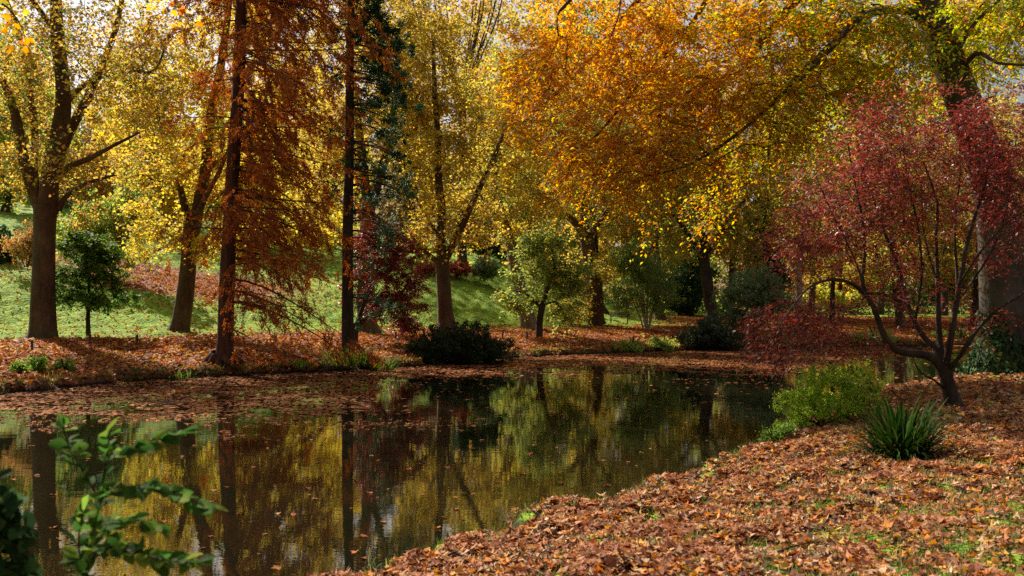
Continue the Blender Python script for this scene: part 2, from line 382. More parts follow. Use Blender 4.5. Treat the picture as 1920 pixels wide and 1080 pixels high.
def blob_targets(d, blobs, n, rdepth=None, zmin=1.5):
    wt = np.array([b[2] * b[3] * (b[5] if len(b) > 5 else 1.0) for b in blobs], float); wt /= wt.sum()
    ch = rng.choice(len(blobs), n, p=wt); T = []
    for i in ch:
        b = blobs[i]; s = d / F
        dz = (b[4] if len(b) > 4 and b[4] is not None else 0)
        v = rand_dirs(1)[0] * rng.uniform(0, 1) ** (1 / 2.4)
        rd = (rdepth if rdepth else b[2] * s)
        T.append(W(b[0], b[1], d) + np.array([v[0] * b[2] * s, dz + v[1] * rd, v[2] * b[3] * s]))
    T = np.array(T); gz = ground_z(T[:, 0], T[:, 1]); T[:, 2] = np.maximum(T[:, 2], gz + zmin * rng.uniform(.3, 1, len(T)))
    return T

def grow(skel, T, tip=.006, up=.9, wob=.12, sag=.05, expo=2.1, kmain=12, lob=.08, reach=1.0, minr=.004):
    """connect the targets T to the skeleton; returns Geo and list of branch polylines"""
    nodes = []; rad = []; par = []; dirs = []
    for P, r in skel:
        dd = norm(np.gradient(P, axis=0))
        for i in range(len(P)): nodes.append(P[i]); rad.append(r[i]); par.append(-1); dirs.append(dd[i])
    ns = len(nodes)
    cap_ = ns + len(T) * 14
    A = np.zeros((cap_, 3)); D = np.zeros((cap_, 3)); PA = np.full(cap_, -1); RR = np.zeros(cap_); n = ns
    A[:ns] = nodes; D[:ns] = dirs; RR[:ns] = rad
    thick = np.array(rad)
    base_pen = np.zeros(cap_)
    d0 = np.array([np.min(np.linalg.norm(A[:ns] - t_, axis=1)) for t_ in T]); order = np.argsort(d0)
    brs = []
    for ti in order:
        tgt = T[ti]; v = tgt - A[:n]; ds = np.linalg.norm(v, axis=1) + 1e-6
        cosv = np.einsum('ij,ij->i', v, D[:n]) / ds
        cost = ds * (1 + .35 * (1 - cosv)) + up * np.maximum(0, A[:n, 2] - tgt[2] + .15 * ds)
        j = int(np.argmin(cost)); L_ = ds[j]
        if L_ < .12: continue
        k = int(min(12, max(3, L_ / .3)))
        dv = v[j] / L_
        c = A[j] + (D[j] * .5 + dv * .7 + np.array([0, 0, .15])) * L_ * .45 + rng.normal(size=3) * wob * L_ * .6
        tt = np.linspace(0, 1, k + 1)[1:, None]
        P = (1 - tt) ** 2 * A[j] + 2 * tt * (1 - tt) * c + tt ** 2 * tgt
        P[:, 2] -= sag * L_ * np.sin(tt[:, 0] * 3.14) * -1
        P[:-1] += rng.normal(size=(k - 1, 3)) * wob * .25 * min(L_, 2.0) / k ** .5
        idx = np.arange(n, n + k); A[n:n + k] = P; D[n:n + k] = norm(np.gradient(np.vstack([A[j], P]), axis=0))[1:]
        PA[n] = j; PA[n + 1:n + k] = idx[:-1]; n += k
        brs.append((j, idx))
    cnt = np.zeros(n); 
    for j, idx in brs: cnt[idx[-1]] += 1
    for i in range(n - 1, ns - 1, -1):
        if PA[i] >= 0: cnt[PA[i]] += cnt[i]
    RR[ns:n] = np.maximum(minr, tip * np.maximum(cnt[ns:n], 1) ** (1 / expo))
    g = Geo()
    for P, r in skel: g.tube(P, r, kmain if r.max() > .06 else 6, lob)
    polys = []
    for j, idx in brs:
        P = np.vstack([A[j], A[idx]]); r0 = RR[idx[0]]
        r = np.concatenate([[min(r0 * 1.15, max(RR[j], r0))], RR[idx]])
        g.tube(P, r, 7 if r0 > .05 else (5 if r0 > .02 else 3), 0)
        polys.append(P)
    return g, polys

def leaf_cloud(polys, n, sigma=.38, along=.45, size=.15, wd=.8, pal=None, droop=.35, flat=.0, cscale=2.5, sv=.3, flatz=.7, axis_out=0.0, jit=.12, twigs=None, clump=0):
    """leaves scattered about the outer part of each branch polyline"""
    k = len(polys); idx = rng.integers(0, k, n)
    tt = 1 - rng.uniform(0, along, n) ** 1.0
    maxl = max(len(p) for p in polys); PP = np.zeros((k, maxl, 3)); LN = np.array([len(p) for p in polys])
    for i, p in enumerate(polys): PP[i, :len(p)] = p; PP[i, len(p):] = p[-1]
    f = tt * (LN[idx] - 1); i0 = np.floor(f).astype(int); i1 = np.minimum(i0 + 1, LN[idx] - 1); fr = (f - i0)[:, None]
    P = PP[idx, i0] * (1 - fr) + PP[idx, i1] * fr
    outd = norm(PP[idx, LN[idx] - 1] - PP[idx, np.maximum(LN[idx] - 3, 0)])
    if clump:     # gather leaves about small twig ends
        cc = rng.normal(size=(k, clump, 3)) * sigma; cc[..., 2] *= flatz
        P = P + cc[idx, rng.integers(0, clump, n)] + rng.normal(size=(n, 3)) * sigma * .33
    else:
        of = rng.normal(size=(n, 3)) * sigma; of[:, 2] *= flatz; P = P + of
    nrm = rand_dirs(n); nrm[:, 2] = np.abs(nrm[:, 2]); nrm = norm(nrm * (1 - flat) + np.array([0, 0, 1.0]) * flat)
    ax = rand_dirs(n) + outd * axis_out; ax[:, 2] -= droop; ax = norm(ax); 
    sz = size * np.exp(rng.normal(size=n) * sv * .6)
    gz = ground_z(P[:, 0], P[:, 1]); P[:, 2] = np.maximum(P[:, 2], np.maximum(gz, 0) + .05)
    V, Fc = leaf_quads(P, sz, sz * wd, ax, nrm)
    return V, Fc, (pal(P) if callable(pal) else palette(pal, n, P, cscale, jit))

def spray_cloud(g, polys, m=4, L=.9, kk=14, size=.15, wd=.6, pal=None, along=.6, droop=.3, flat=.5, twr=.006, cscale=2.5, sv=.3, jit=.12, spread=.9, jig=.05, twigs=True):
    """flat leafy sprays: m twigs per branch, kk leaves in two ranks along each twig"""
    k = len(polys); maxl = max(len(p) for p in polys); PP = np.zeros((k, maxl, 3)); LN = np.array([len(p) for p in polys])
    for i, p in enumerate(polys): PP[i, :len(p)] = p; PP[i, len(p):] = p[-1]
    idx = np.repeat(np.arange(k), m); n = len(idx)
    f = (1 - rng.uniform(0, along, n)) * (LN[idx] - 1); i0 = np.floor(f).astype(int); i1 = np.minimum(i0 + 1, LN[idx] - 1); fr = (f - i0)[:, None]
    O = PP[idx, i0] * (1 - fr) + PP[idx, i1] * fr
    od = norm(PP[idx, LN[idx] - 1] - PP[idx, np.maximum(LN[idx] - 3, 0)])
    q = rand_dirs(n); q[:, 2] *= 1 - flat * .7; D = norm(od * .6 + q * spread); D[:, 2] -= droop * rng.uniform(.3, 1.3, n); D = norm(D)
    Lg = L * rng.uniform(.45, 1.25, n)
    if twigs:
        sd = norm(np.cross(D, [0, 0, 1.0]) + 1e-6); up = np.cross(sd, D); R_ = []
        for u, w_ in ((0, 1.0), (.5, .7), (1, .25)):
            c = O + D * (Lg * u)[:, None]; c[:, 2] -= droop * .5 * Lg * u * u
            for a in (0, 2.09, 4.19): R_.append(c + twr * w_ * (math.cos(a) * sd + math.sin(a) * up))
        V = np.stack(R_, 1).reshape(-1, 3)
        T = np.array([[a_ + j, a_ + (j + 1) % 3, a_ + 3 + (j + 1) % 3, a_ + 3 + j] for a_ in (0, 3) for j in range(3)])
        g.V.append(V); g.F.append((np.arange(n)[:, None, None] * 9 + T[None]).reshape(-1, 4) + g.n); g.n += len(V)
    u = np.linspace(.12, 1.04, kk)[None, :] + rng.normal(size=(n, kk)) * .04
    D3 = np.repeat(D[:, None], kk, 1); sg = np.where(np.arange(kk) % 2, 1., -1.)[None, :, None]
    side = norm(np.cross(D, [0, 0, 1.0]) + 1e-6)[:, None]
    P = O[:, None] + D[:, None] * (Lg[:, None] * u)[..., None]; P[..., 2] -= droop * .5 * Lg[:, None] * u * u
    P = P + side * sg * size * .45 + rng.normal(size=P.shape) * jig
    ax = D3 * .7 + side * sg * .9 + rng.normal(size=P.shape) * .35; ax[..., 2] -= .25
    N_ = rng.normal(size=P.shape) * .45 * (1.4 - flat); N_[..., 2] += .6 + .6 * flat
    P = P.reshape(-1, 3); N_ = N_.reshape(-1, 3); ax = ax.reshape(-1, 3); q = len(P)
    gz = ground_z(P[:, 0], P[:, 1]); P[:, 2] = np.maximum(P[:, 2], np.maximum(gz, 0) + .05)
    sz = size * np.exp(rng.normal(size=q) * sv * .7)
    V, Fc = leaf_quads(P, sz, sz * wd, ax, norm(N_), .3)
    return V, Fc, (pal(P) if callable(pal) else palette(pal, q, P, cscale, jit))

GOLD = [(2, (.50, .37, .07)), (2.6, (.58, .41, .075)), (2.2, (.38, .33, .065)), (1.4, (.54, .30, .08)), (1.5, (.28, .15, .06)), (1.2, (.22, .25, .06))]
GOLDY = [(3, (.66, .49, .08)), (3, (.58, .44, .07)), (1.7, (.42, .37, .065)), (1.0, (.55, .33, .08)), (.8, (.29, .16, .06))]
GOLDO = [(2, (.55, .34, .085)), (2, (.56, .40, .09)), (2, (.48, .25, .07)), (1.2, (.32, .29, .07)), (1.3, (.29, .14, .06))]
OLIVE = [(2, (.28, .31, .075)), (2, (.40, .38, .085)), (1.7, (.18, .22, .06)), (1, (.42, .29, .08))]
GREENY = [(2, (.19, .28, .06)), (2, (.27, .34, .07)), (1.4, (.40, .40, .08)), (1, (.12, .18, .045))]
DKGREEN = [(2, (.022, .05, .018)), (2, (.035, .075, .022)), (1, (.06, .10, .03))]
MIDGREEN = [(2, (.06, .13, .02)), (2, (.10, .18, .03)), (1, (.16, .24, .035))]
GREYGREEN = [(2, (.13, .17, .07)), (2, (.19, .23, .11)), (1, (.10, .15, .045))]
RUST = [(3, (.36, .11, .045)), (3, (.44, .15, .055)), (1.5, (.25, .075, .03)), (1.0, (.5, .21, .07))]
DKRED = [(3, (.25, .055, .042)), (2, (.34, .085, .055)), (1.5, (.15, .035, .03)), (1, (.40, .15, .06))]
CRIM = [(3, (.25, .044, .036)), (2.0, (.33, .066, .05)), (2.4, (.12, .026, .022)), (1.3, (.46, .15, .12)), (.6, (.40, .16, .06)), (1.4, (.24, .10, .08))]
SCARLET = [(2, (.30, .065, .045)), (1, (.38, .13, .06)), (1.4, (.20, .05, .035)), (.6, (.30, .2, .07))]

RD = 19.6
def make_tree(kind, label, cat, d, lines, blobs, ntar, nleaf, pal, bark=None, leaf=None, group=None, rdepth=None,
              size=.15, wd=.8, sigma=.38, tip=.006, up=.9, zmin=1.5, parts=('trunk', 'crown'), snap=True, spray=None, **kw):
    bark = bark or B_PLANE; leaf = leaf or M_LEAF
    sk = skeleton(d, lines)
    b0 = sk[0][0][0]
    gz = float(ground_z(b0[0], b0[1]))
    if snap:      # sink the first ring a little into the ground
        sh = gz - .12 - sk[0][0][0][2]
        for q in range(len(sk[0][0])):
            if sk[0][0][q][2] < gz + .7: sk[0][0][q][2] += sh * max(0, 1 - (sk[0][0][q][2] - b0[2]) / 1.5) if abs(sh) < 1.2 else 0
        sk[0][0][0][2] = gz - .12
    T = blob_targets(d, blobs, ntar, rdepth, zmin)
    gkw = {k_: kw.pop(k_) for k_ in ('wob', 'sag', 'expo', 'kmain', 'lob', 'minr') if k_ in kw}
    g, polys = grow(sk, T, tip=tip, up=up, **gkw)
    root = empty(kind, (b0[0], b0[1], gz), label, cat, group)
    if spray:
        if 40 < d < 90 and d != RD: size *= .84; nleaf = int(nleaf * 1.4)
        kk_ = max(4, int(round(nleaf / (len(polys) * spray[0])))); sw = {k_: kw[k_] for k_ in ('along', 'droop', 'flat', 'cscale', 'sv', 'jit', 'spread', 'jig') if k_ in kw}
        V, Fc, c = spray_cloud(g, polys, spray[0], spray[1], kk_, size, wd, pal, twr=tip * (1.5 if d > 40 else .8), **sw)
    else:
        V, Fc, c = leaf_cloud(polys, nleaf, sigma=sigma, size=size, wd=wd, pal=pal, **kw)
    g.build(parts[0], bark, root)
    mesh_obj(parts[1], V, Fc, leaf, root, c, smooth=False)
    return root, polys

# ================================================================== FAR BANK TREES
make_tree('plane_tree', 'big old plane tree with thick brown trunk forking low, leftmost on the far bank', 'tree', 44,
  [[(78, 641, 74), (80, 632, 60), (81, 615, 50), (81, 560, 43), (83, 480, 40), (85, 410, 41), (87, 385, 45)],
   [(80, 395, 30), (62, 355, 24), (45, 300, 20), (36, 250, 19), (26, 205, 16), (5, 150, 10)],
   [(88, 400, 40), (93, 340, 34), (104, 280, 32), (118, 215, 30), (118, 150, 26), (108, 60, 24), (104, -60, 18, 1), (110, -200, 8, 1)],
   [(92, 370, 24), (112, 290, 22, .5), (142, 225, 18, 1), (180, 150, 14, 2), (215, 60, 11, 2.5), (240, -60, 7, 3)],
   [(100, 345, 13), (125, 315, 12, -1), (165, 298, 10, -2), (215, 272, 7, -3), (262, 248, 4, -3)],
   [(118, 200, 12), (150, 165, 10, 1), (195, 142, 8, 1), (245, 134, 7, 1), (290, 132, 5, 1), (312, 80, 3, 1)],
   [(84, 395, 20), (64, 330, 16, 1), (66, 250, 13, 2), (52, 150, 11, 2), (35, 60, 8, 2), (5, -20, 5, 2)],
   [(110, 395, 12), (122, 370, 10), (160, 345, 8, -1), (215, 328, 4, -1)],
   [(104, 60, 12), (75, 20, 10), (40, -30, 8), (20, -80, 5)]],
  [(110, 60, 180, 150), (10, 190, 100, 150), (240, 120, 120, 120), (190, 300, 90, 60), (20, 320, 70, 50), (110, -160, 200, 130, None, .7), (110, -330, 190, 120, None, .6), (285, 235, 60, 60)],  # highest blob is out of view, added so the crown shades the near bank
  430, 22000, GOLDO[:3] + GOLD + GREENY[:2], spray=(5, 1.15), jig=.14, flat=.2, size=.17, rdepth=5.5)

make_tree('young_tree', 'small tree with dark green tiered leaves and thin dark trunk on the lawn edge', 'tree', 46,
  [[(166, 628, 10), (165, 600, 8), (166, 560, 6), (168, 500, 5), (168, 440, 3)], [(165, 590, 3), (158, 565, 2), (150, 545, 2)], [(166, 590, 3), (175, 565, 2), (190, 545, 2)]],
  [(174, 558, 80, 16, None, 1.4), (125, 530, 40, 22), (215, 530, 38, 22), (168, 505, 70, 26), (170, 465, 52, 36)], 170, 11000, MIDGREEN + GREENY[3:] + DKGREEN[2:], bark=B_DARK, leaf=M_LEAF,
  size=.15, spray=(5, .55), flat=.75, up=.4)

make_tree('plane_tree', 'slender plane tree leaning right, between the small green tree and the cypress', 'tree', 50,
  [[(335, 630, 46), (338, 618, 38), (342, 590, 34), (350, 530, 31), (356, 460, 30), (361, 415, 34)],
   [(358, 425, 16), (345, 385, 14), (332, 330, 12, .5), (312, 270, 10, 1), (292, 200, 7, 1)],
   [(364, 425, 26), (375, 370, 23), (385, 320, 21), (395, 220, 18), (415, 120, 15), (430, 0, 11), (436, -120, 6)],
   [(368, 410, 12), (388, 365, 10, -1), (412, 320, 8, -1), (432, 270, 5, -1)],
   [(340, 360, 7), (320, 345, 6), (280, 335, 4)]],
  [(330, 290, 110, 90), (400, 180, 90, 120), (275, 425, 75, 55), (400, 10, 120, 110), (400, 450, 60, 50), (300, 120, 90, 90), (400, -130, 130, 90, None, .7), (400, -300, 150, 100, None, .6)],  # topmost blob, unseen, added as extra height to cast dappled shade forward
  320, 17000, GOLDY, spray=(5, 1.15), jig=.14, flat=.2, size=.19)

make_tree('broadleaf_tree', 'round yellow-green tree with orange top rising behind the small dark green tree', 'tree', 62,
  [[(190, 610, 14), (188, 560, 12), (184, 500, 9), (180, 430, 5)]],
  [(170, 420, 72, 50), (215, 460, 55, 60), (150, 465, 45, 45), (240, 400, 50, 60)], 160, 12000, GOLDO + GREENY + GREENY, sigma=.4, size=.19, clump=4)

# ---- bald cypress: feathery rust branches hanging from a straight trunk
def conifer(kind, label, d, trunk, pal, leafmat, bark, n_br, reach_fn, az_fn, h0, drop, spray_n, needle, nw, part='foliage', sweep=0.15, cat='tree', keep=None, spr=(.45, .9), hang=.55):
    sk = skeleton(d, [trunk]); P, r = sk[0]
    root = empty(kind, (P[0][0], P[0][1], float(ground_z(P[0][0], P[0][1]))), label, cat)
    g = Geo(); g.tube(P, r, 16, .12)
    LP = []; LA_ = []; LN_ = []
    ztop = P[-1][2]; zb = P[0][2]
    for i in range(n_br):
        h = rng.uniform(0, 1) ** .9; z = zb + h0 + (ztop - zb - h0) * h
        j = int(np.argmin(np.abs(P[:, 2] - z))); az = az_fn(); Lb = reach_fn(z, az)
        if Lb < .3: continue
        dh = np.array([math.cos(az), math.sin(az), 0.]); k = 9; t = np.linspace(0, 1, k)
        dr = drop * rng.uniform(.1, 1.5)
        Q = P[j] + t[:, None] * Lb * dh; Q[:, 2] += Lb * (.10 * t - dr * t ** 1.6 + sweep * t ** 4)
        sidev = np.array([-dh[1], dh[0], 0]); Q += sidev * (np.sin(t * rng.uniform(1, 4)) * .14 * Lb * rng.normal() * .5)[:, None]
        Q[:, 2] = np.maximum(Q[:, 2], ground_z(Q[:, 0], Q[:, 1]) + .75 + .2 * t)
        rb = min(r[j] * .4, .010 + .007 * Lb); g.tube(Q, np.linspace(rb, .005, k), 5)
        for sb in range(int(1 + Lb * 1.25)):
            tt = rng.uniform(.03, .98); f = tt * (k - 1); a_ = int(f); b_ = min(a_ + 1, k - 1); O = Q[a_] * (1 - f + a_) + Q[b_] * (f - a_)
            ang = rng.uniform(.15, 1.2) * rng.choice([-1, 1]); dv = dh * math.cos(ang) + sidev * math.sin(ang)
            ls = rng.uniform(.5, 1.0) * (.5 + .28 * Lb) * (1.15 - .6 * tt); us = np.linspace(0, 1, 5)[:, None]; hg = hang * rng.uniform(.15, 1.25)
            S = O + dv * us * ls; S[:, 2] -= hg * ls * us[:, 0] ** 1.4; S += rng.normal(size=S.shape) * .03 * us; S[:, 2] = np.maximum(S[:, 2], .2)
            g.tube(S, np.linspace(.011, .003, 5), 3)
            nsp = max(2, int(spray_n * ls)); 
            for q_ in range(nsp):
                u0 = rng.uniform(.1, 1) * 4; c_ = int(min(u0, 3)); O2 = S[c_] + (S[c_ + 1] - S[c_]) * (u0 - c_)
                d2 = norm(norm(S[-1] - S[0]) * .8 + rand_dirs(1)[0] * .7 + np.array([0, 0, -.55])); l2 = rng.uniform(*spr); nl = int(l2 * 46) + 2
                u = rng.uniform(0, 1, nl)[:, None]; LP.append(O2 + d2 * l2 * u + rng.normal(size=(nl, 3)) * .035)
                LA_.append(rand_dirs(nl) * .8 + d2); LN_.append(rand_dirs(nl) + [0, 0, .4])
    LP = np.concatenate(LP); LA_ = np.concatenate(LA_); LN_ = np.concatenate(LN_); kk = LP[:, 2] > np.maximum(ground_z(LP[:, 0], LP[:, 1]), 0) + .3; LP, LA_, LN_ = LP[kk], LA_[kk], LN_[kk]
    if keep is not None: kk = keep(LP); LP, LA_, LN_ = LP[kk], LA_[kk], LN_[kk]
    roots(g, P[0], 8, .55, 1.0)
    g.build('trunk', bark, root)
    V, Fc = leaf_quads(LP, rng.uniform(.7, 1.3, len(LP)) * needle, nw, LA_, LN_)
    mesh_obj(part, V, Fc, leafmat, root, palette(pal, len(LP), LP, 1.6, .15), smooth=False)
    return root, g
def roots(g, base, n, r0, Lr):
    for q in range(n):
        a = q * 6.283 / n + rng.uniform(-.3, .3); t = np.linspace(0, 1, 7); Lq = Lr * rng.uniform(.6, 1.2); a2 = a + t * rng.uniform(-.6, .6)
        X = base[0] + np.cos(a2) * (r0 * .55 + Lq * t); Y = base[1] + np.sin(a2) * (r0 * .55 + Lq * t)
        Z = ground_z(X, Y) + r0 * .55 * (1 - t) ** 2 + .02 - .08 * t; g.tube(np.stack([X, Y, Z], -1), r0 * (.34 * (1 - t) + .03), 7, .1)
def cyp_reach(z, az):
    right = math.cos(az) > 0
    if z < 5 and not (-1.2 < math.atan2(math.sin(az), math.cos(az)) < .9): return 0
    return (rng.uniform(2.6, 6.0) if right else rng.uniform(1.2, 4.0)) * (1.0 if z < 17 else .7)
def cyp_az():
    return R(rng.uniform(-65, 75)) if rng.uniform() < .72 else R(rng.uniform(75, 295))
conifer('bald_cypress', 'tall rust-red bald cypress at the water edge with long drooping feathery branches', 39,
  [(418, 700, 66), (419, 690, 50), (421, 672, 38), (423, 630, 31), (428, 500, 27), (438, 300, 24), (447, 150, 22), (452, 0, 20), (456, -180, 16), (460, -420, 5)],
  RUST, M_NEEDLE, B_RED, 240, cyp_reach, cyp_az, 1.6, .55, 7.5, .11, .04, spr=(.25, .6), hang=1.25)

# ---- dark green conifer with clumps of foliage at the branch ends
sk_ = skeleton(43, [[(655, 668, 34), (653, 655, 26), (652, 600, 22), (652, 450, 20), (655, 300, 17), (656, 150, 15), (658, 0, 13), (660, -150, 9), (662, -260, 4)]])
P_, r_ = sk_[0]; root = empty('evergreen_conifer', (P_[0][0], P_[0][1], float(ground_z(P_[0][0], P_[0][1]))), 'dark evergreen conifer with straight bare trunk and clumps of blue-green foliage to its right', 'tree')
g = Geo(); g.tube(P_, r_, 14, .1); LP = []; AX = []
tuf = [(700, 40, 45, 30), (722, 75, 32, 35), (700, 120, 40, 30), (735, 110, 22, 30), (728, 170, 36, 24), (745, 165, 18, 30), (705, 200, 30, 20), (742, 225, 22, 18), (730, 258, 28, 16), (745, 300, 18, 22), (690, 310, 36, 20),
       (735, 345, 30, 20), (765, 360, 20, 14), (700, 370, 26, 18), (730, 430, 26, 16), (715, 465, 24, 18), (690, 560, 26, 30), (725, 575, 26, 20), (720, 420, 20, 20), (625, 60, 24, 20), (628, 150, 20, 18), (630, 250, 22, 18), (672, 60, 26, 24), (668, 10, 40, 26), (700, -30, 50, 30), (640, -80, 50, 40), (690, -110, 50, 40),
       (670, -170, 40, 40), (672, 400, 22, 16), (680, 500, 22, 16), (628, 360, 16, 12)]
for (tx, ty, rx, ry) in tuf:
    for rep in range(3):
        od = rng.uniform(-.9, 1.4); E = W(tx + rng.normal() * rx * .3, ty + rng.normal() * ry * .3, 43 + od)
        j = int(np.argmin(np.abs(P_[:, 2] - (E[2] + .55)))); S = P_[j]
        t = np.linspace(0, 1, 7)[:, None]; Q = S + (E - S) * t; Q[:, 2] += .35 * np.sin(t[:, 0] * 3.1) * rng.uniform(.2, 1.2)
        g.tube(Q, np.linspace(.045, .01, 7), 5)
        n = int(rx * ry * (.8 if ty < 400 else .38)); v = rng.normal(size=(n, 3)) * [rx * .42 / 43.4, .5, ry * .48 / 43.4]
        ncl = 9; cen = rng.normal(size=(ncl, 3)) * [rx * .5 / 43.4, .5, ry * .5 / 43.4]; v = cen[rng.integers(0, ncl, n)] + v * .28
        LP.append(E + v); AX.append(v * 1.5 + rand_dirs(n) * .5 + [0, 0, .1])
g.build('trunk', B_DARK, root); LP = np.concatenate(LP); AX = np.concatenate(AX)
V, Fc = leaf_quads(LP, rng.uniform(.1, .2, len(LP)), .04, AX, rand_dirs(len(LP)))
mesh_obj('foliage', V, Fc, M_DARK, root, palette([(2, (.014, .045, .016)), (2, (.022, .065, .022)), (1, (.04, .09, .03))], len(LP), LP, 1.2), smooth=False)

make_tree('japanese_maple', 'low spreading dark red maple with twisted stems beside the conifer trunk', 'tree', 50,
  [[(664, 640, 14), (666, 618, 12), (672, 600, 9), (690, 550, 7), (715, 490, 5)], [(666, 622, 9), (682, 600, 8), (705, 585, 6), (745, 560, 5), (770, 520, 3)], [(664, 615, 8), (655, 590, 6), (658, 540, 5), (672, 480, 4)]],
  [(722, 490, 84, 78), (750, 565, 60, 55), (690, 450, 50, 40), (752, 615, 42, 32, None, .8), (700, 540, 60, 60), (740, 440, 40, 30)], 210, 21000, DKRED,
  bark=B_DARK, leaf=M_RED, size=.12, spray=(6, .6), jig=.06, flat=.6, up=.5)

make_tree('plane_tree', 'stout plane trunk standing behind the dark red maple', 'tree', 57,
  [[(690, 630, 62), (688, 618, 46), (687, 600, 36), (686, 540, 32), (688, 450, 29), (692, 380, 26)], [(690, 400, 20), (680, 300, 16), (665, 180, 12), (650, 60, 8)], [(693, 400, 16), (715, 320, 14), (735, 220, 11), (750, 90, 8)]],
  [(640, 230, 100, 130), (740, 180, 90, 140), (700, 20, 130, 120), (560, 330, 90, 80, 4, .7)], 240, 14000, GOLD, spray=(5, 1.3), jig=.16, flat=.2, size=.21)

make_tree('plane_tree', 'upright plane tree with orange-brown trunk forking low behind the big dark bush', 'tree', 55,
  [[(838, 616, 44), (837, 608, 36), (835, 585, 30), (832, 530, 27), (829, 487, 27)],
   [(827, 500, 11), (810, 482, 9), (788, 465, 7), (770, 440, 4)],
   [(829, 498, 20), (826, 440, 18), (828, 395, 17), (822, 330, 14), (820, 250, 12), (814, 150, 9), (812, 60, 5)],
   [(831, 495, 16), (848, 460, 14), (870, 415, 13), (893, 365, 12), (915, 320, 10), (940, 260, 7), (960, 200, 4)],
   [(828, 450, 7), (800, 410, 6), (780, 370, 4)]],
  [(830, 380, 95, 85), (790, 250, 80, 90), (880, 250, 80, 100), (820, 110, 90, 110), (895, 420, 55, 40), (775, 430, 40, 35)], 300, 13000, GOLDY + GOLD, spray=(5, 1.15), jig=.14, flat=.2, size=.2)

make_tree('plane_tree', 'plane tree with pale upper trunk leaning strongly to the left', 'tree', 66,
  [[(994, 617, 40), (992, 608, 32), (985, 575, 27), (970, 515, 23), (956, 450, 20), (940, 400, 17), (926, 350, 14), (935, 280, 11), (958, 220, 8), (965, 150, 4)],
   [(948, 425, 10), (925, 395, 8), (900, 365, 6), (878, 340, 4)], [(965, 495, 8), (985, 450, 6), (1000, 400, 4)]],
  [(940, 310, 80, 90), (1000, 250, 80, 90), (965, 430, 60, 45), (930, 150, 80, 80), (1010, 380, 50, 60)], 260, 15000, GOLDY + GREENY[:2], bark=bark_mat('bark_plane_pale', (.10, .065, .035), (.22, .16, .10), (.42, .36, .26), 2.2, .5, .4), spray=(5, 1.15), jig=.14, flat=.2, size=.21)

make_tree('small_tree', 'small green tree with short dark forked trunk standing in the leaves by the posts', 'tree', 60,
  [[(1011, 630, 15), (1011, 610, 13), (1014, 585, 12), (1017, 572, 12)], [(1014, 578, 6), (1000, 562, 5), (982, 548, 3), (960, 545, 2)], [(1017, 574, 11), (1024, 548, 8), (1035, 520, 7), (1040, 490, 5), (1030, 450, 3)], [(1018, 572, 5), (1040, 566, 4), (1052, 580, 3), (1062, 598, 2)]],
  [(1020, 505, 72, 52), (965, 560, 45, 22), (1062, 585, 42, 30, None, .7), (1075, 530, 50, 50), (1010, 455, 45, 30)], 150, 8500, GREENY + OLIVE[:2] + MIDGREEN[1:], bark=B_DARK, size=.17, spray=(5, .8), jig=.08, flat=.5, up=.4)

make_tree('plane_tree', 'plane tree forking in a Y above the bench, left of the leafy thicket', 'tree', 72,
  [[(1120, 613, 44), (1118, 605, 34), (1115, 570, 29), (1108, 500, 26), (1100, 445, 26)],
   [(1098, 455, 15), (1082, 422, 14), (1052, 396, 11), (1015, 376, 8), (990, 350, 4)],
   [(1100, 452, 15), (1096, 390, 13), (1112, 335, 11), (1145, 280, 8), (1170, 210, 5)],
   [(1102, 448, 11), (1132, 405, 9), (1165, 360, 6), (1200, 330, 3)]],
  [(1080, 370, 95, 75), (1150, 300, 90, 90), (1050, 250, 80, 90), (1095, 500, 75, 45), (1180, 430, 60, 60), (1100, 150, 100, 90), (1075, 575, 45, 35, -1, 1.2)], 340, 19000, OLIVE + GOLD, spray=(5, 1.15), jig=.14, flat=.2, size=.22)

make_tree('broadleaf_tree', 'slim trunk close behind the Y-forked plane tree', 'tree', 82, [[(1132, 603, 26), (1127, 590, 18), (1122, 540, 15), (1115, 450, 12), (1105, 330, 8)]],
  [(1120, 300, 100, 110), (1040, 330, 80, 70)], 120, 7000, OLIVE, bark=B_DARK, spray=(5, 1.3), jig=.16, flat=.2, size=.26)

make_tree('leafy_thicket', 'bushy grey-green small tree on a fan of thin pale stems, right of the bench', 'tree', 69,
  [[(1212, 625, 3.5), (1204, 580, 4), (1190, 530, 3), (1178, 490, 2)], [(1211, 625, 3), (1208, 580, 4), (1202, 520, 3)], [(1214, 625, 3), (1213, 570, 4), (1216, 510, 3), (1212, 470, 2)], [(1216, 625, 4), (1222, 585, 5), (1236, 545, 3), (1250, 500, 2)], [(1209, 625, 3), (1198, 590, 3), (1180, 550, 2)]],
  [(1205, 520, 62, 60), (1180, 480, 40, 32), (1240, 550, 36, 45), (1165, 555, 28, 30)], 190, 19000, [(2, (.17, .24, .06)), (2, (.24, .30, .08)), (1, (.10, .16, .035)), (1, (.34, .36, .1))], bark=B_PALE, size=.15, wd=.45, sigma=.3, clump=5, up=.4)

make_tree('plane_tree', 'grey-brown trunk leaning left behind the leafy thicket', 'tree', 80,
  [[(1240, 606, 32), (1238, 600, 24), (1233, 570, 17), (1222, 530, 14), (1208, 485, 12), (1198, 420, 9), (1200, 330, 5)], [(1210, 490, 8), (1240, 430, 6), (1260, 360, 4)]],
  [(1200, 390, 75, 75), (1255, 330, 80, 90), (1230, 220, 90, 90)], 210, 11000, GOLD + OLIVE[:2], spray=(5, 1.3), jig=.16, flat=.2, size=.25)

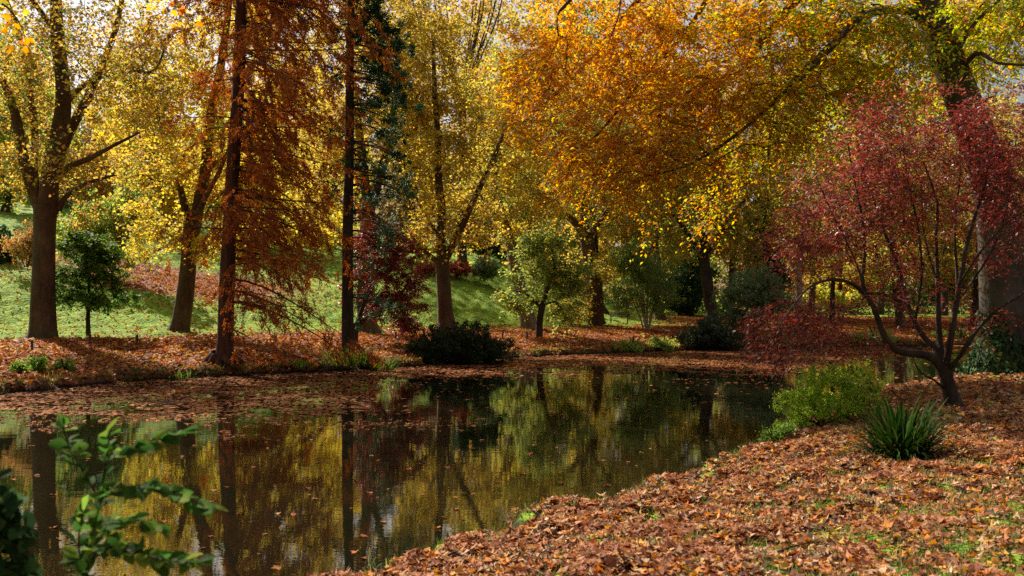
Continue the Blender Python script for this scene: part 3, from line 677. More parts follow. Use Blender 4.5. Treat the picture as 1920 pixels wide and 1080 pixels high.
make_tree('broadleaf_tree', 'tree with dark reddish trunk right of the black hollow, under orange-gold leaves', 'tree', 74,
  [[(1340, 603, 34), (1337, 590, 25), (1330, 560, 22), (1325, 520, 22), (1320, 470, 18), (1330, 380, 14), (1345, 290, 8)], [(1322, 500, 12), (1290, 440, 9), (1260, 400, 5)], [(1325, 480, 10), (1360, 420, 8), (1400, 370, 5)]],
  [(1310, 430, 90, 55), (1380, 360, 80, 80), (1270, 340, 70, 80), (1330, 250, 110, 90), (1390, 460, 50, 40)], 260, 16000, GOLDO + GREENY[:2] + GOLD[:3], bark=B_DARK, spray=(5, 1.2), jig=.15, flat=.2, size=.23)

# right side, seen through the red tree
make_tree('broadleaf_tree', 'pale slim trunk under gold leaves left of the far bright lawn gap', 'tree', 73, [[(1497, 612, 22), (1497, 600, 15), (1498, 560, 12), (1500, 500, 11), (1510, 400, 8)], [(1499, 520, 7), (1470, 470, 5), (1450, 430, 3)]],
  [(1500, 420, 85, 90), (1560, 340, 90, 90), (1470, 300, 70, 100), (1545, 500, 60, 24)], 200, 12000, OLIVE + GOLD, bark=B_PALE, spray=(5, 1.3), jig=.16, flat=.2, size=.22)
make_tree('broadleaf_tree', 'thin dark trunk in front of the far bright lawn gap', 'tree', 84, [[(1561, 603, 14), (1560, 590, 10), (1561, 550, 9), (1564, 460, 7)]],
  [(1580, 420, 90, 80), (1640, 350, 80, 100)], 150, 9000, GREENY + OLIVE, bark=B_DARK, spray=(5, 1.3), jig=.16, flat=.2, size=.25)
make_tree('broadleaf_tree', 'gold-brown tree seen through the middle of the crimson tree', 'tree', 78, [[(1690, 612, 26), (1688, 600, 18), (1680, 520, 16), (1672, 420, 12), (1668, 300, 8)]],
  [(1660, 400, 110, 110), (1720, 300, 100, 120), (1650, 510, 70, 40), (1600, 250, 90, 90)], 220, 14000, OLIVE + GOLDO, bark=B_PLANE, spray=(5, 1.3), jig=.16, flat=.2, size=.24)
make_tree('broadleaf_tree', 'yellow-olive tree at the right edge beyond the leaning grey trunk', 'tree', 82, [[(1830, 612, 26), (1828, 600, 18), (1834, 520, 16), (1840, 420, 12), (1850, 300, 8)]],
  [(1830, 420, 110, 110), (1880, 300, 110, 120), (1800, 520, 90, 45), (1900, 500, 70, 60)], 230, 15000, GOLD + OLIVE, bark=B_DARK, spray=(5, 1.3), jig=.16, flat=.2, size=.24)

# ---- background trees: kind, label, d, trunk px, top of trunk, blobs, palette
BGT = [
 ('gold tree high on the left slope at the picture edge', 100, 10, 470, [(-20, 300, 90, 90), (20, 190, 80, 90)], OLIVE + GREENY, 0),
 ('far orange tree above the left lawn between the two left plane trees', 112, 235, 500, [(235, 380, 75, 60), (180, 330, 70, 60), (260, 300, 80, 60)], GOLDO, 0),
 ('bright yellow tree behind the slender leaning plane', 104, 300, 520, [(290, 420, 75, 60), (320, 330, 80, 70), (270, 260, 70, 60)], GOLDY, 0),
 ('bright yellow tree directly behind the cypress trunk', 98, 470, 560, [(470, 460, 90, 75), (520, 360, 90, 80), (430, 330, 80, 80)], GOLDY, 0),
 ('glowing yellow tree behind the cypress branches', 106, 590, 560, [(580, 430, 80, 90), (610, 310, 80, 90), (560, 220, 90, 80)], GOLDY, 0),
 ('tall pale gold tree behind the dark conifer', 118, 770, 520, [(770, 180, 90, 130), (740, 50, 90, 110), (800, 300, 70, 80)], GOLD + GOLDY, 0),
 ('tall gold tree with green lower crown above the middle lawn', 122, 905, 510, [(905, 230, 80, 70), (860, 330, 80, 70), (950, 350, 60, 80), (880, 180, 60, 50)], OLIVE + GOLD, 0),
 ('gold tree behind the leaning plane tree', 118, 1010, 560, [(1000, 330, 80, 90), (1040, 200, 90, 100), (980, 420, 60, 50)], GOLD, 0),
 ('olive tree behind the Y-forked plane tree', 116, 1100, 580, [(1090, 420, 90, 80), (1140, 300, 90, 100), (1080, 180, 90, 90)], OLIVE, 0),
 ('olive gold tree behind the leafy thicket', 98, 1230, 590, [(1230, 420, 80, 90), (1260, 300, 80, 90), (1180, 240, 80, 90)], OLIVE + GOLD, 0),
 ('orange tree behind the black hollow', 100, 1370, 590, [(1370, 400, 90, 100), (1330, 290, 90, 90), (1430, 280, 80, 100)], GOLDO, 0),
 ('olive tree behind the crimson tree, left part', 104, 1520, 590, [(1500, 400, 80, 100), (1550, 280, 90, 100), (1480, 230, 80, 80)], OLIVE, 0),
 ('gold tree behind the crimson tree, middle part', 108, 1650, 592, [(1640, 440, 90, 90), (1680, 320, 100, 110), (1620, 200, 90, 90)], GOLD, 0),
 ('brown-gold tree behind the crimson tree, right part', 106, 1770, 592, [(1770, 430, 90, 100), (1800, 300, 100, 120)], GOLDO, 0),
 ('green-gold tree at far right beyond the pond arm', 108, 1900, 592, [(1900, 440, 90, 100), (1930, 300, 100, 120)], GREENY + GOLD, 0),
]
for lb, d, px, pyt, blobs, pal, _ in BGT:
    X, Y = (px - 960) / F * d, d; gz = float(ground_z(X, Y)); pyb = HY - (gz - CH) / d * F
    b0 = blobs[0]
    blobs = blobs + [(blobs[-1][0] * .5 + px * .5 + rng.uniform(-30, 30), min(q_[1] for q_ in blobs) - 95, 95, 85, None, .35 if px < 420 or 740 < px < 930 else 1)] + ([(px + rng.uniform(-30, 30), 30, 95, 60, None, .5 if px < 1100 else .9)] if 420 < px < 740 or px > 930 else [])
    make_tree('broadleaf_tree', lb, 'tree', d, [[(px, pyb + 2, 22), (px, pyb - 8, 15), (px + 3, (pyb + b0[1]) / 2, 12), (b0[0], b0[1], 8), (blobs[1][0], blobs[1][1], 4)]],
              blobs, 190, 17000, pal, sigma=.85, size=.33, clump=4, rdepth=6, bark=B_DARK if px % 20 else B_PLANE)

# tall tree with a broom of upright bare limbs against the sky
ln = [[(868, 530, 26), (866, 470, 18), (866, 380, 15), (866, 260, 12), (864, 170, 10)]]
for q in range(16):
    x1 = 850 + rng.uniform(-58, 75); ln.append([(864 + rng.uniform(-6, 6), 250 - rng.uniform(0, 90), 4.5, rng.uniform(-1, 1)), ((864 + x1) / 2 + (x1 - 864) * .12, 110, 3.4, rng.uniform(-2, 2)), (x1 + (x1 - 864) * .2, 20, 2.6, rng.uniform(-3, 3)), (x1 + (x1 - 864) * .4, -60, 1.6, rng.uniform(-3, 3))])
make_tree('broom_crowned_tree', 'tall tree with a fan of thin upright bare limbs against the sky, top centre', 'tree', 92, ln,
          [(865, 120, 90, 110), (900, 20, 110, 80), (800, 30, 80, 80), (860, -60, 130, 60)], 170, 7000, GOLD + GOLDO, sigma=.7, size=.24, clump=4)

# far evergreens and filler row
EVG = [('narrow dark green conifer between the gold crowns and the crimson tree', 88, 1432, 600, [(1432, 480, 26, 60), (1430, 400, 18, 60), (1440, 540, 34, 40)]),
       ('black-green evergreen mass at the end of the middle lawn', 92, 905, 500, [(905, 450, 50, 30), (880, 430, 34, 30), (965, 455, 40, 34)]),
       ('black-green hollow of evergreens left of the grey-green shrub', 92, 1290, 592, [(1290, 545, 38, 42), (1270, 560, 25, 28), (1310, 510, 25, 30)]),
       ('dark evergreen half hidden at the left picture edge', 62, -10, 545, [(-10, 500, 16, 22), (-20, 470, 18, 30)])]
for lb, d, px, pyb, blobs in EVG:
    make_tree('evergreen_tree', lb, 'tree', d, [[(px, pyb + 6, 14), (px, pyb - 10, 10), (blobs[0][0], blobs[0][1], 6), (blobs[1][0], blobs[1][1], 3)]], blobs, 110, 9500, DKGREEN, bark=B_DARK, leaf=M_DARK, sigma=.5, size=.26, wd=.6, clump=5, zmin=.4)

# ---- two rows of woodland closing the view
ORD = 'first second third fourth fifth sixth seventh eighth ninth tenth eleventh twelfth thirteenth fourteenth fifteenth sixteenth'.split()
k_ = 0
FARP = [(GOLD, 'golden'), (OLIVE, 'olive'), (GOLDO, 'orange'), (GREENY, 'green-gold'), ([(2, (.22, .17, .11)), (2, (.30, .22, .12)), (1, (.34, .28, .07))], 'brown thinning'), (DKGREEN + MIDGREEN, 'dark green')]
order_ = [2, 1, 0, 3, 0, 4, 1, 0, 1, 4, 0, 5, 2, 1, 3, 0, 2, 4, 1, 0, 5, 3, 0, 1, 2, 4, 0, 3, 1, 2, 0, 1]
for row, (dd, step, n0, hh) in enumerate([(128, 165, -1, 11.5), (160, 190, -1, 13.5)]):
    for q in range(16 if row == 0 else 14):
        px = -60 + q * step + rng.uniform(-25, 25) + row * 70; d = dd + rng.uniform(-7, 9)
        pal, nm = FARP[order_[k_ % len(order_)]]; k_ += 1
        X = (px - 960) / F * d; gz = float(ground_z(X, d)); pyb = HY - (gz - CH) / d * F
        s = F / d; H = hh * rng.uniform(.85, 1.15) * (1.15 if 500 < px < 1100 else 1.0) + (2 if px > 900 else 0)
        blobs = [(px, pyb - H * .55 * s, 6.2 * s, H * .40 * s), (px + rng.uniform(-30, 30), pyb - H * .95 * s, 5.2 * s, H * .35 * s), (px + rng.uniform(-40, 40), pyb - H * .22 * s, 6.0 * s, H * .18 * s)]
        make_tree('woodland_tree', '%s tree, %s from the left in the %s row of background woodland' % (nm, ORD[q], 'nearer' if row == 0 else 'farther'), 'tree', d,
                  [[(px, pyb + 3, 11), (px, pyb - 12, 8), (px + 2, pyb - H * .5 * s, 6), (blobs[1][0], blobs[1][1], 3)]], blobs, 70, 8500, pal, bark=B_DARK, sigma=.95, size=.42, clump=4, rdepth=4, group='woodland trees closing the view')

n = 66000; x = rng.uniform(-135, 185, n); y = 182 + rng.uniform(0, 26, n) - .0022 * np.maximum(x - 60, 0) ** 2 - .0006 * np.minimum(x, 60) ** 2
top = 15 + 3.5 * noise2(x, y * .3, 22.0) + 2.5 * noise2(x, y * .2, 7.0, 1); P = np.stack([x, y, ground_z(x, y) + top * rng.uniform(0.0, 1, n) ** .8], -1)
V, Fc = leaf_quads(P, rng.uniform(.7, 1.5, n), rng.uniform(.6, 1.1, n), rand_dirs(n), rand_dirs(n))
dw = mesh_obj('distant_woodland', V, Fc, M_LEAF, None, palette([(3, (.07, .08, .025)), (2, (.16, .15, .04)), (2, (.26, .19, .05)), (1.5, (.05, .07, .025)), (1, (.3, .16, .06))], n, P, 16.0), smooth=False)
tag(dw, 'far-off mixed autumn woodland closing the view behind the lawn', 'woodland', kind='stuff')
n = 26000; x = rng.uniform(-62, 100, n); y = rng.uniform(0, 5, n) + 121 + 6 * np.sin(x * .05) + 4 * np.sin(x * .17); hg = 2.6 + 1.3 * noise2(x, y * 0, 9.0) + .8 * noise2(x, y * 0, 3.0, 1)
kp = (x < -8) | (x > 8); P = np.stack([x, y, ground_z(x, y) + np.maximum(hg, .5) * rng.uniform(0, 1, n)], -1)[kp]; n = len(P)
V, Fc = leaf_quads(P, rng.uniform(.25, .5, n), rng.uniform(.2, .35, n), rand_dirs(n), rand_dirs(n))
dw = mesh_obj('undergrowth', V, Fc, M_LEAF, None, palette([(3, (.05, .075, .02)), (2, (.12, .14, .035)), (1.2, (.26, .17, .05)), (1, (.3, .11, .04))], n, P, 8.0), smooth=False)
tag(dw, 'tangled dark undergrowth along the top edge of the lawn', 'undergrowth', kind='stuff')
# ================================================================== SHRUBS
def shrub(kind, label, d, base, blobs, ntar, nleaf, pal, leaf=M_DARK, bark=B_DARK, cat='shrub', size=.13, wd=.6, sigma=.22, nst=5, spread=14, group=None, **kw):
    bx, by = base; lines = []
    for q in range(nst):
        ox = rng.uniform(-1, 1) * spread; lines.append([(bx + ox * .3, by, 3.2, rng.uniform(-.3, .3)), (bx + ox * .8, by - 12, 2.4, rng.uniform(-.6, .6)), (bx + ox * 1.6, by - 24, 1.6, rng.uniform(-1, 1))])
    return make_tree(kind, label, cat, d, lines, blobs, ntar, nleaf, pal, bark, leaf, group, size=size, wd=wd, sigma=sigma, zmin=.12, parts=('stems', 'foliage'), up=.3, snap=False, along=.6, **kw)
shrub('evergreen_bush', 'large dark green dome-shaped bush overhanging the water, below the orange-trunked plane', 46.2, (865, 676),
      [(865, 650, 95, 26), (850, 632, 55, 22), (800, 660, 42, 22), (925, 662, 46, 20), (890, 625, 28, 16), (862, 668, 98, 14)], 240, 36000, [(3, (.03, .045, .018)), (2, (.05, .065, .022)), (1, (.075, .085, .03)), (.35, (.2, .14, .05))], size=.11, wd=.42, sigma=.2, clump=4, droop=.1, rdepth=1.5, spread=40, nst=9)
shrub('evergreen_bush', 'low dark bush at the water edge beneath the grey-green shrub', 61, (1332, 655), [(1330, 632, 60, 22), (1300, 640, 28, 16), (1365, 640, 30, 16), (1330, 612, 35, 14)], 150, 17000, [(3, (.035, .05, .022)), (2, (.06, .075, .03)), (.5, (.16, .12, .05))], size=.14, wd=.45, sigma=.22, clump=4, rdepth=1.6, spread=26, nst=7)
shrub('weeping_shrub', 'tall grey-green willowy shrub behind the low waterside bush', 67, (1400, 625), [(1395, 560, 55, 48), (1440, 570, 45, 50), (1370, 600, 30, 22), (1420, 525, 45, 22)], 200, 19000, GREYGREEN, leaf=M_LEAF, size=.17, wd=.35, sigma=.3, clump=4, spread=26, nst=7)
shrub('scarlet_shrub', 'band of bright red shrubs along the top of the middle lawn', 80, (850, 518), [(800, 505, 22, 12), (835, 503, 24, 13), (870, 507, 24, 11)], 90, 6500, SCARLET, leaf=M_LEAF, size=.16, sigma=.25, clump=3, spread=30, nst=8, rdepth=1.2)
shrub('pale_shrub', 'grey-green round shrub beside the red shrubs on the lawn top', 80, (915, 520), [(912, 505, 22, 14)], 40, 2600, GREYGREEN, leaf=M_LEAF, size=.22, sigma=.35, clump=3, rdepth=1.5)
shrub('orange_shrub', 'copper-coloured bushy shrub on the left lawn behind the big plane trunk', 58, (50, 500), [(42, 465, 34, 22), (60, 445, 24, 24), (70, 480, 20, 16)], 80, 3400, GOLDO[2:] + [(2, (.34, .18, .08)), (1, (.26, .2, .08))], leaf=M_LEAF, size=.16, sigma=.3, clump=4)
shrub('yellow_shrub', 'bright yellow-green shrub beyond the far lawn gap seen through the crimson tree', 112, (1570, 590), [(1570, 560, 45, 18), (1540, 550, 35, 18), (1610, 562, 25, 16)], 70, 5000, GREENY[1:3] + GOLDY[:1], leaf=M_LEAF, size=.25, sigma=.4, clump=3, rdepth=2)
for (px, py, d, rx, ry, nm) in [(1455, 640, 64, 30, 14, 'scrubby brown-green bush on the far bank left of the crimson branches'), (1185, 650, 57.8, 24, 8, 'straggly yellow-green weeds at the water edge below the bench'), (1640, 632, 68, 50, 12, 'olive undergrowth on the far bank seen through the crimson tree'), (1800, 630, 71, 60, 14, 'brownish undergrowth on the far bank near the right edge'), (1240, 645, 59.5, 30, 9, 'tuft of mixed green and rust weeds right of the straggly weeds')]:
    shrub('undergrowth', nm, d, (px, py + 5), [(px, py, rx, ry)], 50, 3000, GREENY[:2] + OLIVE[:2] + [(1, (.3, .14, .05))], leaf=M_LEAF, size=.13, wd=.4, sigma=.2, clump=3, rdepth=.9)
for (px, py, d, nm) in [(70, 690, 33.5, 'small bright green weed with upright leaves on the far left bank'), (38, 700, 32.6, 'low yellowish weed left of the bright green weed'), (120, 690, 34, 'thin straggly greyish weed right of the bright green weed')]:
    shrub('weed', nm, d, (px, py + 8), [(px, py - 5, 12, 15)], 24, 420, MIDGREEN[1:] + GREENY[:2], leaf=M_LEAF, cat='plant', size=.16, wd=.3, sigma=.12, rdepth=.3, spread=5, nst=4)

# ================================================================== NEAR BANK
# ---- big beech, leaning, right edge
BE = 30
def beech_col(P):
    px = P[:, 0] * 62.2 + 960; py = HY - (P[:, 2] - CH) * 62.2      # position within the crown, orange to the left and top, green by the trunk
    n = len(P); nz = 120 * noise2(P[:, 0], P[:, 2] + P[:, 1] * .3, 3.0)
    gq = sst(1260, 1660, px + nz + 60 * rng.normal(size=n)) * .8
    oq = sst(460, 220, py + .35 * (px - 1050) + nz * .6 + 40 * rng.normal(size=n))
    a = palette([(3, (.54, .22, .05)), (3, (.58, .31, .055)), (2.4, (.42, .15, .045)), (1.6, (.58, .42, .07)), (1.2, (.30, .22, .05)), (1, (.26, .11, .04))], n, P, 1.4)
    m_ = palette([(3, (.58, .32, .055)), (2.6, (.50, .22, .05)), (2.0, (.38, .31, .06)), (1, (.24, .26, .05)), (1.3, (.60, .43, .07))], n, P, 1.6)
    b = palette([(3, (.18, .25, .035)), (2.4, (.29, .33, .045)), (1.5, (.46, .40, .06)), (.9, (.55, .28, .05)), (.9, (.09, .14, .03))], n, P, 1.6)
    a = np.where((rng.uniform(0, 1, n) < oq)[:, None], a, m_)
    return np.where((rng.uniform(0, 1, n) < gq)[:, None], b, a)
make_tree('beech_tree', 'huge leaning beech at the right edge, orange to green crown spreading over the pond', 'tree', BE,
  [[(1897, 712, 150), (1894, 690, 118), (1888, 650, 98), (1882, 580, 86), (1878, 500, 80), (1870, 400, 75), (1845, 290, 68), (1808, 190, 62), (1768, 80, 60), (1738, -20, 56), (1715, -150, 48), (1690, -330, 34), (1670, -520, 18)],
   [(1740, -10, 30), (1640, -60, 24, .5), (1520, -20, 19, 1), (1440, 60, 15, 1), (1385, 140, 12, 1.5), (1330, 150, 8, 2), (1250, 200, 5, 2)],
   [(1760, 60, 22), (1700, 20, 17, -1), (1620, 30, 13, -2), (1560, 90, 9, -2), (1500, 150, 6, -2)],
   [(1735, -20, 28), (1600, -200, 22, -6), (1350, -260, 15, -9), (1150, -250, 10, -10), (1000, -230, 6, -10)],  # unseen limb over the pond, added to carry the shading leaves
   [(1725, -90, 28), (1560, -150, 22, 3), (1380, -120, 17, 4), (1220, -20, 12, 5), (1130, 80, 9, 5), (1060, 160, 6, 5), (980, 230, 3, 5)],
   [(1715, -150, 24), (1500, -230, 18, 0), (1300, -180, 13, -1), (1150, -80, 9, -1), (1050, 20, 6, -1)],
   [(1380, -110, 10, 4), (1300, 40, 9, 3), (1220, 130, 7, 3), (1140, 230, 5, 2), (1070, 300, 3, 2)],
   [(1620, 20, 9, -2), (1520, 120, 8, -1), (1420, 220, 7, 0), (1310, 300, 5, 0), (1220, 330, 3, 0)],
   [(1790, 150, 12), (1830, 100, 9, -1), (1870, 118, 6, -2), (1925, 122, 4, -3)],
   [(1785, 120, 10), (1815, 60, 8, -1), (1850, 20, 6, -1), (1900, -20, 4, -1)],
   [(1730, -60, 24), (1800, -180, 18, -1), (1900, -230, 12, -2), (2050, -200, 7, -2)],
   [(1500, -220, 14), (1420, -90, 10, 2), (1450, 150, 8, 3), (1440, 300, 5, 3)]],
  [(1000, 55, 170, 45, -10, .55), (1260, 45, 170, 50, -12, .2), (1500, 30, 150, 60, -12, .4), (1280, 10, 170, 60, 2, .8), (1500, 20, 150, 60, 1, .7), (1080, 70, 150, 90, 3), (1080, 290, 130, 80, 2, .6), (1240, 230, 140, 110, 1), (1600, 110, 130, 100, 0), (1740, 130, 90, 60, 1, .8), (1440, 200, 110, 110, 1), (1900, 30, 110, 90, 0), (1600, 260, 80, 60, 2, .6), (1000, 190, 80, 60, 3), (1100, 230, 100, 60, 2), (1220, 110, 120, 90, 1.5), (1180, 320, 80, 50, 1.5, .5), (1290, 290, 100, 80, 1, .6), (1370, 120, 110, 110, 0), (1400, 330, 60, 80, 3, .35), (1500, 60, 110, 80, 0), (1520, 210, 90, 70, 1),  # forward leaf layers above the view are added to dapple the near bank
   (1640, 60, 110, 70, -1), (1650, 170, 70, 50, 1.5, .8), (1850, 60, 90, 70, 1), (1880, 160, 70, 30, 2, .6), (1450, -120, 250, 80, 0, .5), (1150, -90, 170, 80, 2, .5), (1800, -120, 180, 90, 0, .4), (1320, 420, 70, 40, 2, .2), (1000, 40, 70, 60, 4)],
  1050, 96000, beech_col, bark=B_BEECH, leaf=M_BEECH, size=.135, wd=.56, spray=(7, 1.25), up=.05, sag=.10, wob=.12, flat=.8, droop=.4, rdepth=4.6, along=.8, jig=.03, lob=.1, kmain=18, expo=2.0, tip=.006)
# ---- ivy round the foot of the beech
n = 5200; hh = rng.uniform(0, 1, n) ** 1.3 * 2.0; an = rng.uniform(0, 6.283, n)
bx, by = W(1892, 700, BE)[:2]; rr = (.98 - .22 * np.minimum(hh, 1.2)) * (1 + .12 * np.sin(an * 3 + hh * 2)) + np.abs(rng.normal(size=n)) * .16 * (1.1 - hh / 2.4)
P = np.stack([bx + .0 + np.cos(an) * rr - .10 * hh * .6, by + np.sin(an) * rr, ground_z(np.full(n, bx), np.full(n, by)) + hh], -1)
kp = hh < 1.75 + .45 * np.sin(an * 2 + 1) + .3 * np.sin(an * 5); P = P[kp]; an = an[kp]; n = len(P)
root = empty('ivy', (bx, by, float(ground_z(bx, by))), 'dark green ivy wrapped around the foot of the leaning beech trunk', 'ivy')
g = Geo()
for q in range(14):
    a0 = rng.uniform(0, 6.28); zz = np.linspace(-.05, rng.uniform(1.0, 2.1), 9); r0 = 1.02 - .22 * np.minimum(zz, 1.2); aa = a0 + .15 * np.sin(zz * 3 + q)
    g.tube(np.stack([bx + np.cos(aa) * r0 - .06 * zz, by + np.sin(aa) * r0, zz + float(ground_z(bx, by))], -1), np.linspace(.022, .008, 9), 5)
g.build('stems', B_DARK, root)
nr = np.stack([np.cos(an), np.sin(an), np.full(n, .5)], -1) + rng.normal(size=(n, 3)) * .35; ax = np.stack([-np.sin(an) * .3, np.cos(an) * .3, -np.ones(n)], -1) + rng.normal(size=(n, 3)) * .4
V, Fc = leaf_quads(P, .12, .11, ax, nr, .15); mesh_obj('leaves', V, Fc, M_DARK, root, palette(DKGREEN + [(.6, (.09, .15, .04))], n, P, .8), smooth=False)

# ---- crimson multi-stemmed tree
RD = 19.6
rt_, polys = make_tree('crimson_tree', 'small multi-stemmed tree with crimson leaves and dark twisting limbs on the near bank', 'tree', RD,
  [[(1792, 760, 42), (1787, 750, 31), (1780, 725, 26), (1773, 700, 25), (1768, 685, 24)],
   [(1768, 695, 20), (1750, 672, 17, -.1), (1725, 664, 15, -.3), (1690, 660, 13, -.5), (1668, 645, 12, -.6), (1652, 615, 11, -.6), (1640, 580, 10, -.6), (1622, 552, 9, -.5), (1600, 533, 7, -.6), (1570, 524, 6, -.8), (1540, 528, 5, -1), (1512, 543, 4, -1.1), (1490, 570, 3, -1.2), (1460, 610, 2, -1.2)],
   [(1622, 552, 7, -.5), (1617, 520, 7, -.4), (1622, 470, 6, -.3), (1615, 400, 5, -.2), (1600, 330, 4, 0), (1590, 270, 3, 0)],
   [(1768, 690, 14), (1755, 655, 12, .2), (1735, 635, 10, .3), (1712, 600, 9, .4), (1700, 560, 8, .4), (1680, 490, 7, .5), (1660, 440, 6, .6), (1640, 380, 5, .8), (1610, 300, 3, .9)],
   [(1700, 570, 6, .4), (1670, 556, 6, .1), (1640, 550, 5, -.1), (1622, 552, 4, -.4)],
   [(1768, 688, 15), (1762, 640, 12, .3), (1760, 590, 10, .3), (1758, 520, 8, .4), (1755, 440, 6, .5), (1758, 380, 5, .5), (1730, 300, 3, .5)],
   [(1772, 690, 14), (1780, 650, 12, -.2), (1788, 600, 10, -.3), (1800, 530, 9, -.3), (1812, 460, 8, -.3), (1830, 400, 6, -.2), (1850, 330, 5, 0), (1850, 250, 3, 0)],
   [(1776, 695, 10), (1800, 668, 8, -.4), (1830, 622, 7, -.7), (1870, 580, 5, -1), (1905, 560, 4, -1.2), (1940, 530, 3, -1.3)],
   [(1715, 605, 6, .4), (1728, 520, 5, .2), (1722, 430, 4, .1), (1700, 330, 3, 0), (1690, 230, 2, 0)],
   [(1640, 590, 5, -.6), (1600, 480, 4, -.9), (1560, 400, 3, -1), (1530, 330, 2, -1)],
   [(1785, 640, 7, .3), (1795, 540, 6, .6), (1790, 430, 4, .7), (1800, 320, 3, .8), (1795, 220, 2, .8)],
   [(1800, 560, 5, -.2), (1860, 470, 4, -.1), (1890, 380, 3, 0), (1905, 260, 2, .2)],
   [(1755, 520, 4, .4), (1742, 480, 4, .4), (1730, 420, 3, .6), (1728, 340, 3, .6)],
   [(1770, 728, 6), (1750, 712, 4, -.2), (1728, 700, 3, -.4), (1715, 680, 2, -.5)],
   [(1800, 530, 5, -.3), (1840, 470, 4, -.8), (1885, 420, 3, -1), (1930, 390, 2, -1)]],
  [(1500, 400, 60, 60, None, .7), (1440, 625, 42, 60, None, 1.5), (1500, 600, 70, 60, None, 1.1), (1900, 300, 80, 130), (1640, 300, 100, 100), (1560, 380, 110, 100), (1700, 260, 120, 90), (1660, 400, 150, 110), (1830, 280, 110, 100), (1880, 420, 90, 120), (1520, 470, 100, 60), (1480, 610, 60, 40, None, .9), (1560, 580, 75, 45, None, .6), (1640, 170, 40, 40, None, .7), (1750, 190, 70, 45, None, .6),
   (1700, 560, 110, 60, None, .45), (1850, 600, 70, 50, None, .4), (1590, 650, 90, 25, None, .5), (1445, 665, 28, 40, None, .8), (1560, 700, 40, 22, None, .35), (1880, 200, 70, 50, None, .8)],
  950, 36000, CRIM, bark=B_DARK, leaf=M_RED, size=.085, wd=.36, spray=(5, .5), up=.35, sag=.06, wob=.14, flat=.3, droop=.35, rdepth=1.6, tip=.0024, minr=.0026, along=.8, kmain=10, lob=.09, jig=.012)

# ---- bright green shrub at the waterline
shrub('leafy_shrub', 'sunlit yellow-green shrub at the waterline, left of the strap-leaved clump', 19.5, (1540, 800),
      [(1510, 755, 55, 42), (1570, 745, 60, 48), (1620, 735, 35, 35), (1480, 790, 25, 22), (1530, 710, 40, 22), (1600, 700, 40, 20)], 190, 9000, [(3, (.36, .50, .06)), (2, (.50, .60, .11)), (1.2, (.18, .32, .04)), (.8, (.62, .60, .15))],
      leaf=M_LEAF, size=.075, wd=.5, sigma=.09, nst=12, spread=45, rdepth=.8, tip=.002, minr=.002, clump=3)
shrub('low_weeds', 'low trailing green weeds creeping over the bank lip below the sunlit shrub', 17.8, (1452, 832), [(1452, 820, 22, 14), (1470, 805, 20, 12)], 36, 900, MIDGREEN[1:] + GREENY[:1], leaf=M_LEAF, cat='plant', size=.065, wd=.5, sigma=.07, nst=5, spread=10, rdepth=.3, tip=.002, minr=.002)

# ---- strap-leaved clump
def blades(P0, az, lean, Lg, wd, seg=6, bend=1.0):
    """arching strap blades as strips"""
    n = len(P0); t = np.linspace(0, 1, seg + 1)[None, :, None]
    dh = np.stack([np.cos(az), np.sin(az), np.zeros(n)], -1)[:, None, :]; up = np.array([0, 0, 1.0])
    th = lean[:, None, None] + bend * (np.asarray(lean)[:, None, None] * .6 + .25) * t ** 2
    st = (Lg[:, None, None] / seg) * (dh * np.sin(th) + up * np.cos(th)); st[:, 0] = 0
    c = P0[:, None, :] + np.cumsum(st, axis=1)
    sd = np.stack([-np.sin(az), np.cos(az), np.zeros(n)], -1)[:, None, :]
    w_ = (np.asarray(wd) * np.ones(n))[:, None, None] * .5 * np.sqrt(np.clip(1.02 - t ** 2.5, .003, 1))
    V = np.stack([c - sd * w_, c + sd * w_], 2).reshape(-1, 3)
    b = (np.arange(n)[:, None] * (seg + 1) + np.arange(seg)[None]) * 2
    Fc = np.stack([b, b + 1, b + 3, b + 2], -1).reshape(-1, 4)
    return V, Fc, np.repeat(np.arange(n), seg)
def clump(kind, label, px, py, d, n, rad, Lg, wd, pal, cat='plant', maxlean=1.15, mat=None):
    X, Y = (px - 960) / F * d, d; gz = float(ground_z(X, Y)); root = empty(kind, (X, Y, gz), label, cat)
    r = rad * np.sqrt(rng.uniform(0, 1, n)); a = rng.uniform(0, 6.283, n)
    P0 = np.stack([X + r * np.cos(a), Y + r * np.sin(a), np.full(n, gz - .02)], -1)
    V, Fc, ix = blades(P0, a + rng.normal(size=n) * .5, np.clip(.08 + maxlean * rng.uniform(0, 1, n) ** .9 * (r / rad * .6 + .4), 0, 1.3), Lg * rng.uniform(.65, 1.1, n), wd)
    V[:, 2] = np.maximum(V[:, 2], np.maximum(ground_z(V[:, 0], V[:, 1]), 0) + .012)
    mesh_obj('blades', V, Fc, mat or M_GRASS, root, palette(pal, n)[ix])
    if kind != 'strap_leaved_plant': return root
    q = 60; r = rad * .9 * np.sqrt(rng.uniform(0, 1, q)); a = rng.uniform(0, 6.28, q)      # withered blades in the heart
    V, Fc, ix = blades(np.stack([X + r * np.cos(a), Y + r * np.sin(a), np.full(q, gz)], -1), a, rng.uniform(.6, 1.35, q), Lg * .5 * rng.uniform(.5, 1.1, q), wd * .8)
    V[:, 2] = np.maximum(V[:, 2], np.maximum(ground_z(V[:, 0], V[:, 1]), 0) + .012)
    mesh_obj('withered_blades', V, Fc, mat or M_GRASS, root, palette([(1, (.35, .22, .10)), (1, (.22, .11, .05))], q)[ix])
    return root
clump('strap_leaved_plant', 'dark green clump of long arching strap leaves on the leafy near bank', 1688, 846, 13.3, 560, .27, .88, .028, [(3, (.018, .042, .009)), (2, (.03, .068, .014)), (.7, (.06, .09, .02)), (.25, (.25, .18, .08))], mat=M_STRAP, maxlean=1.4)
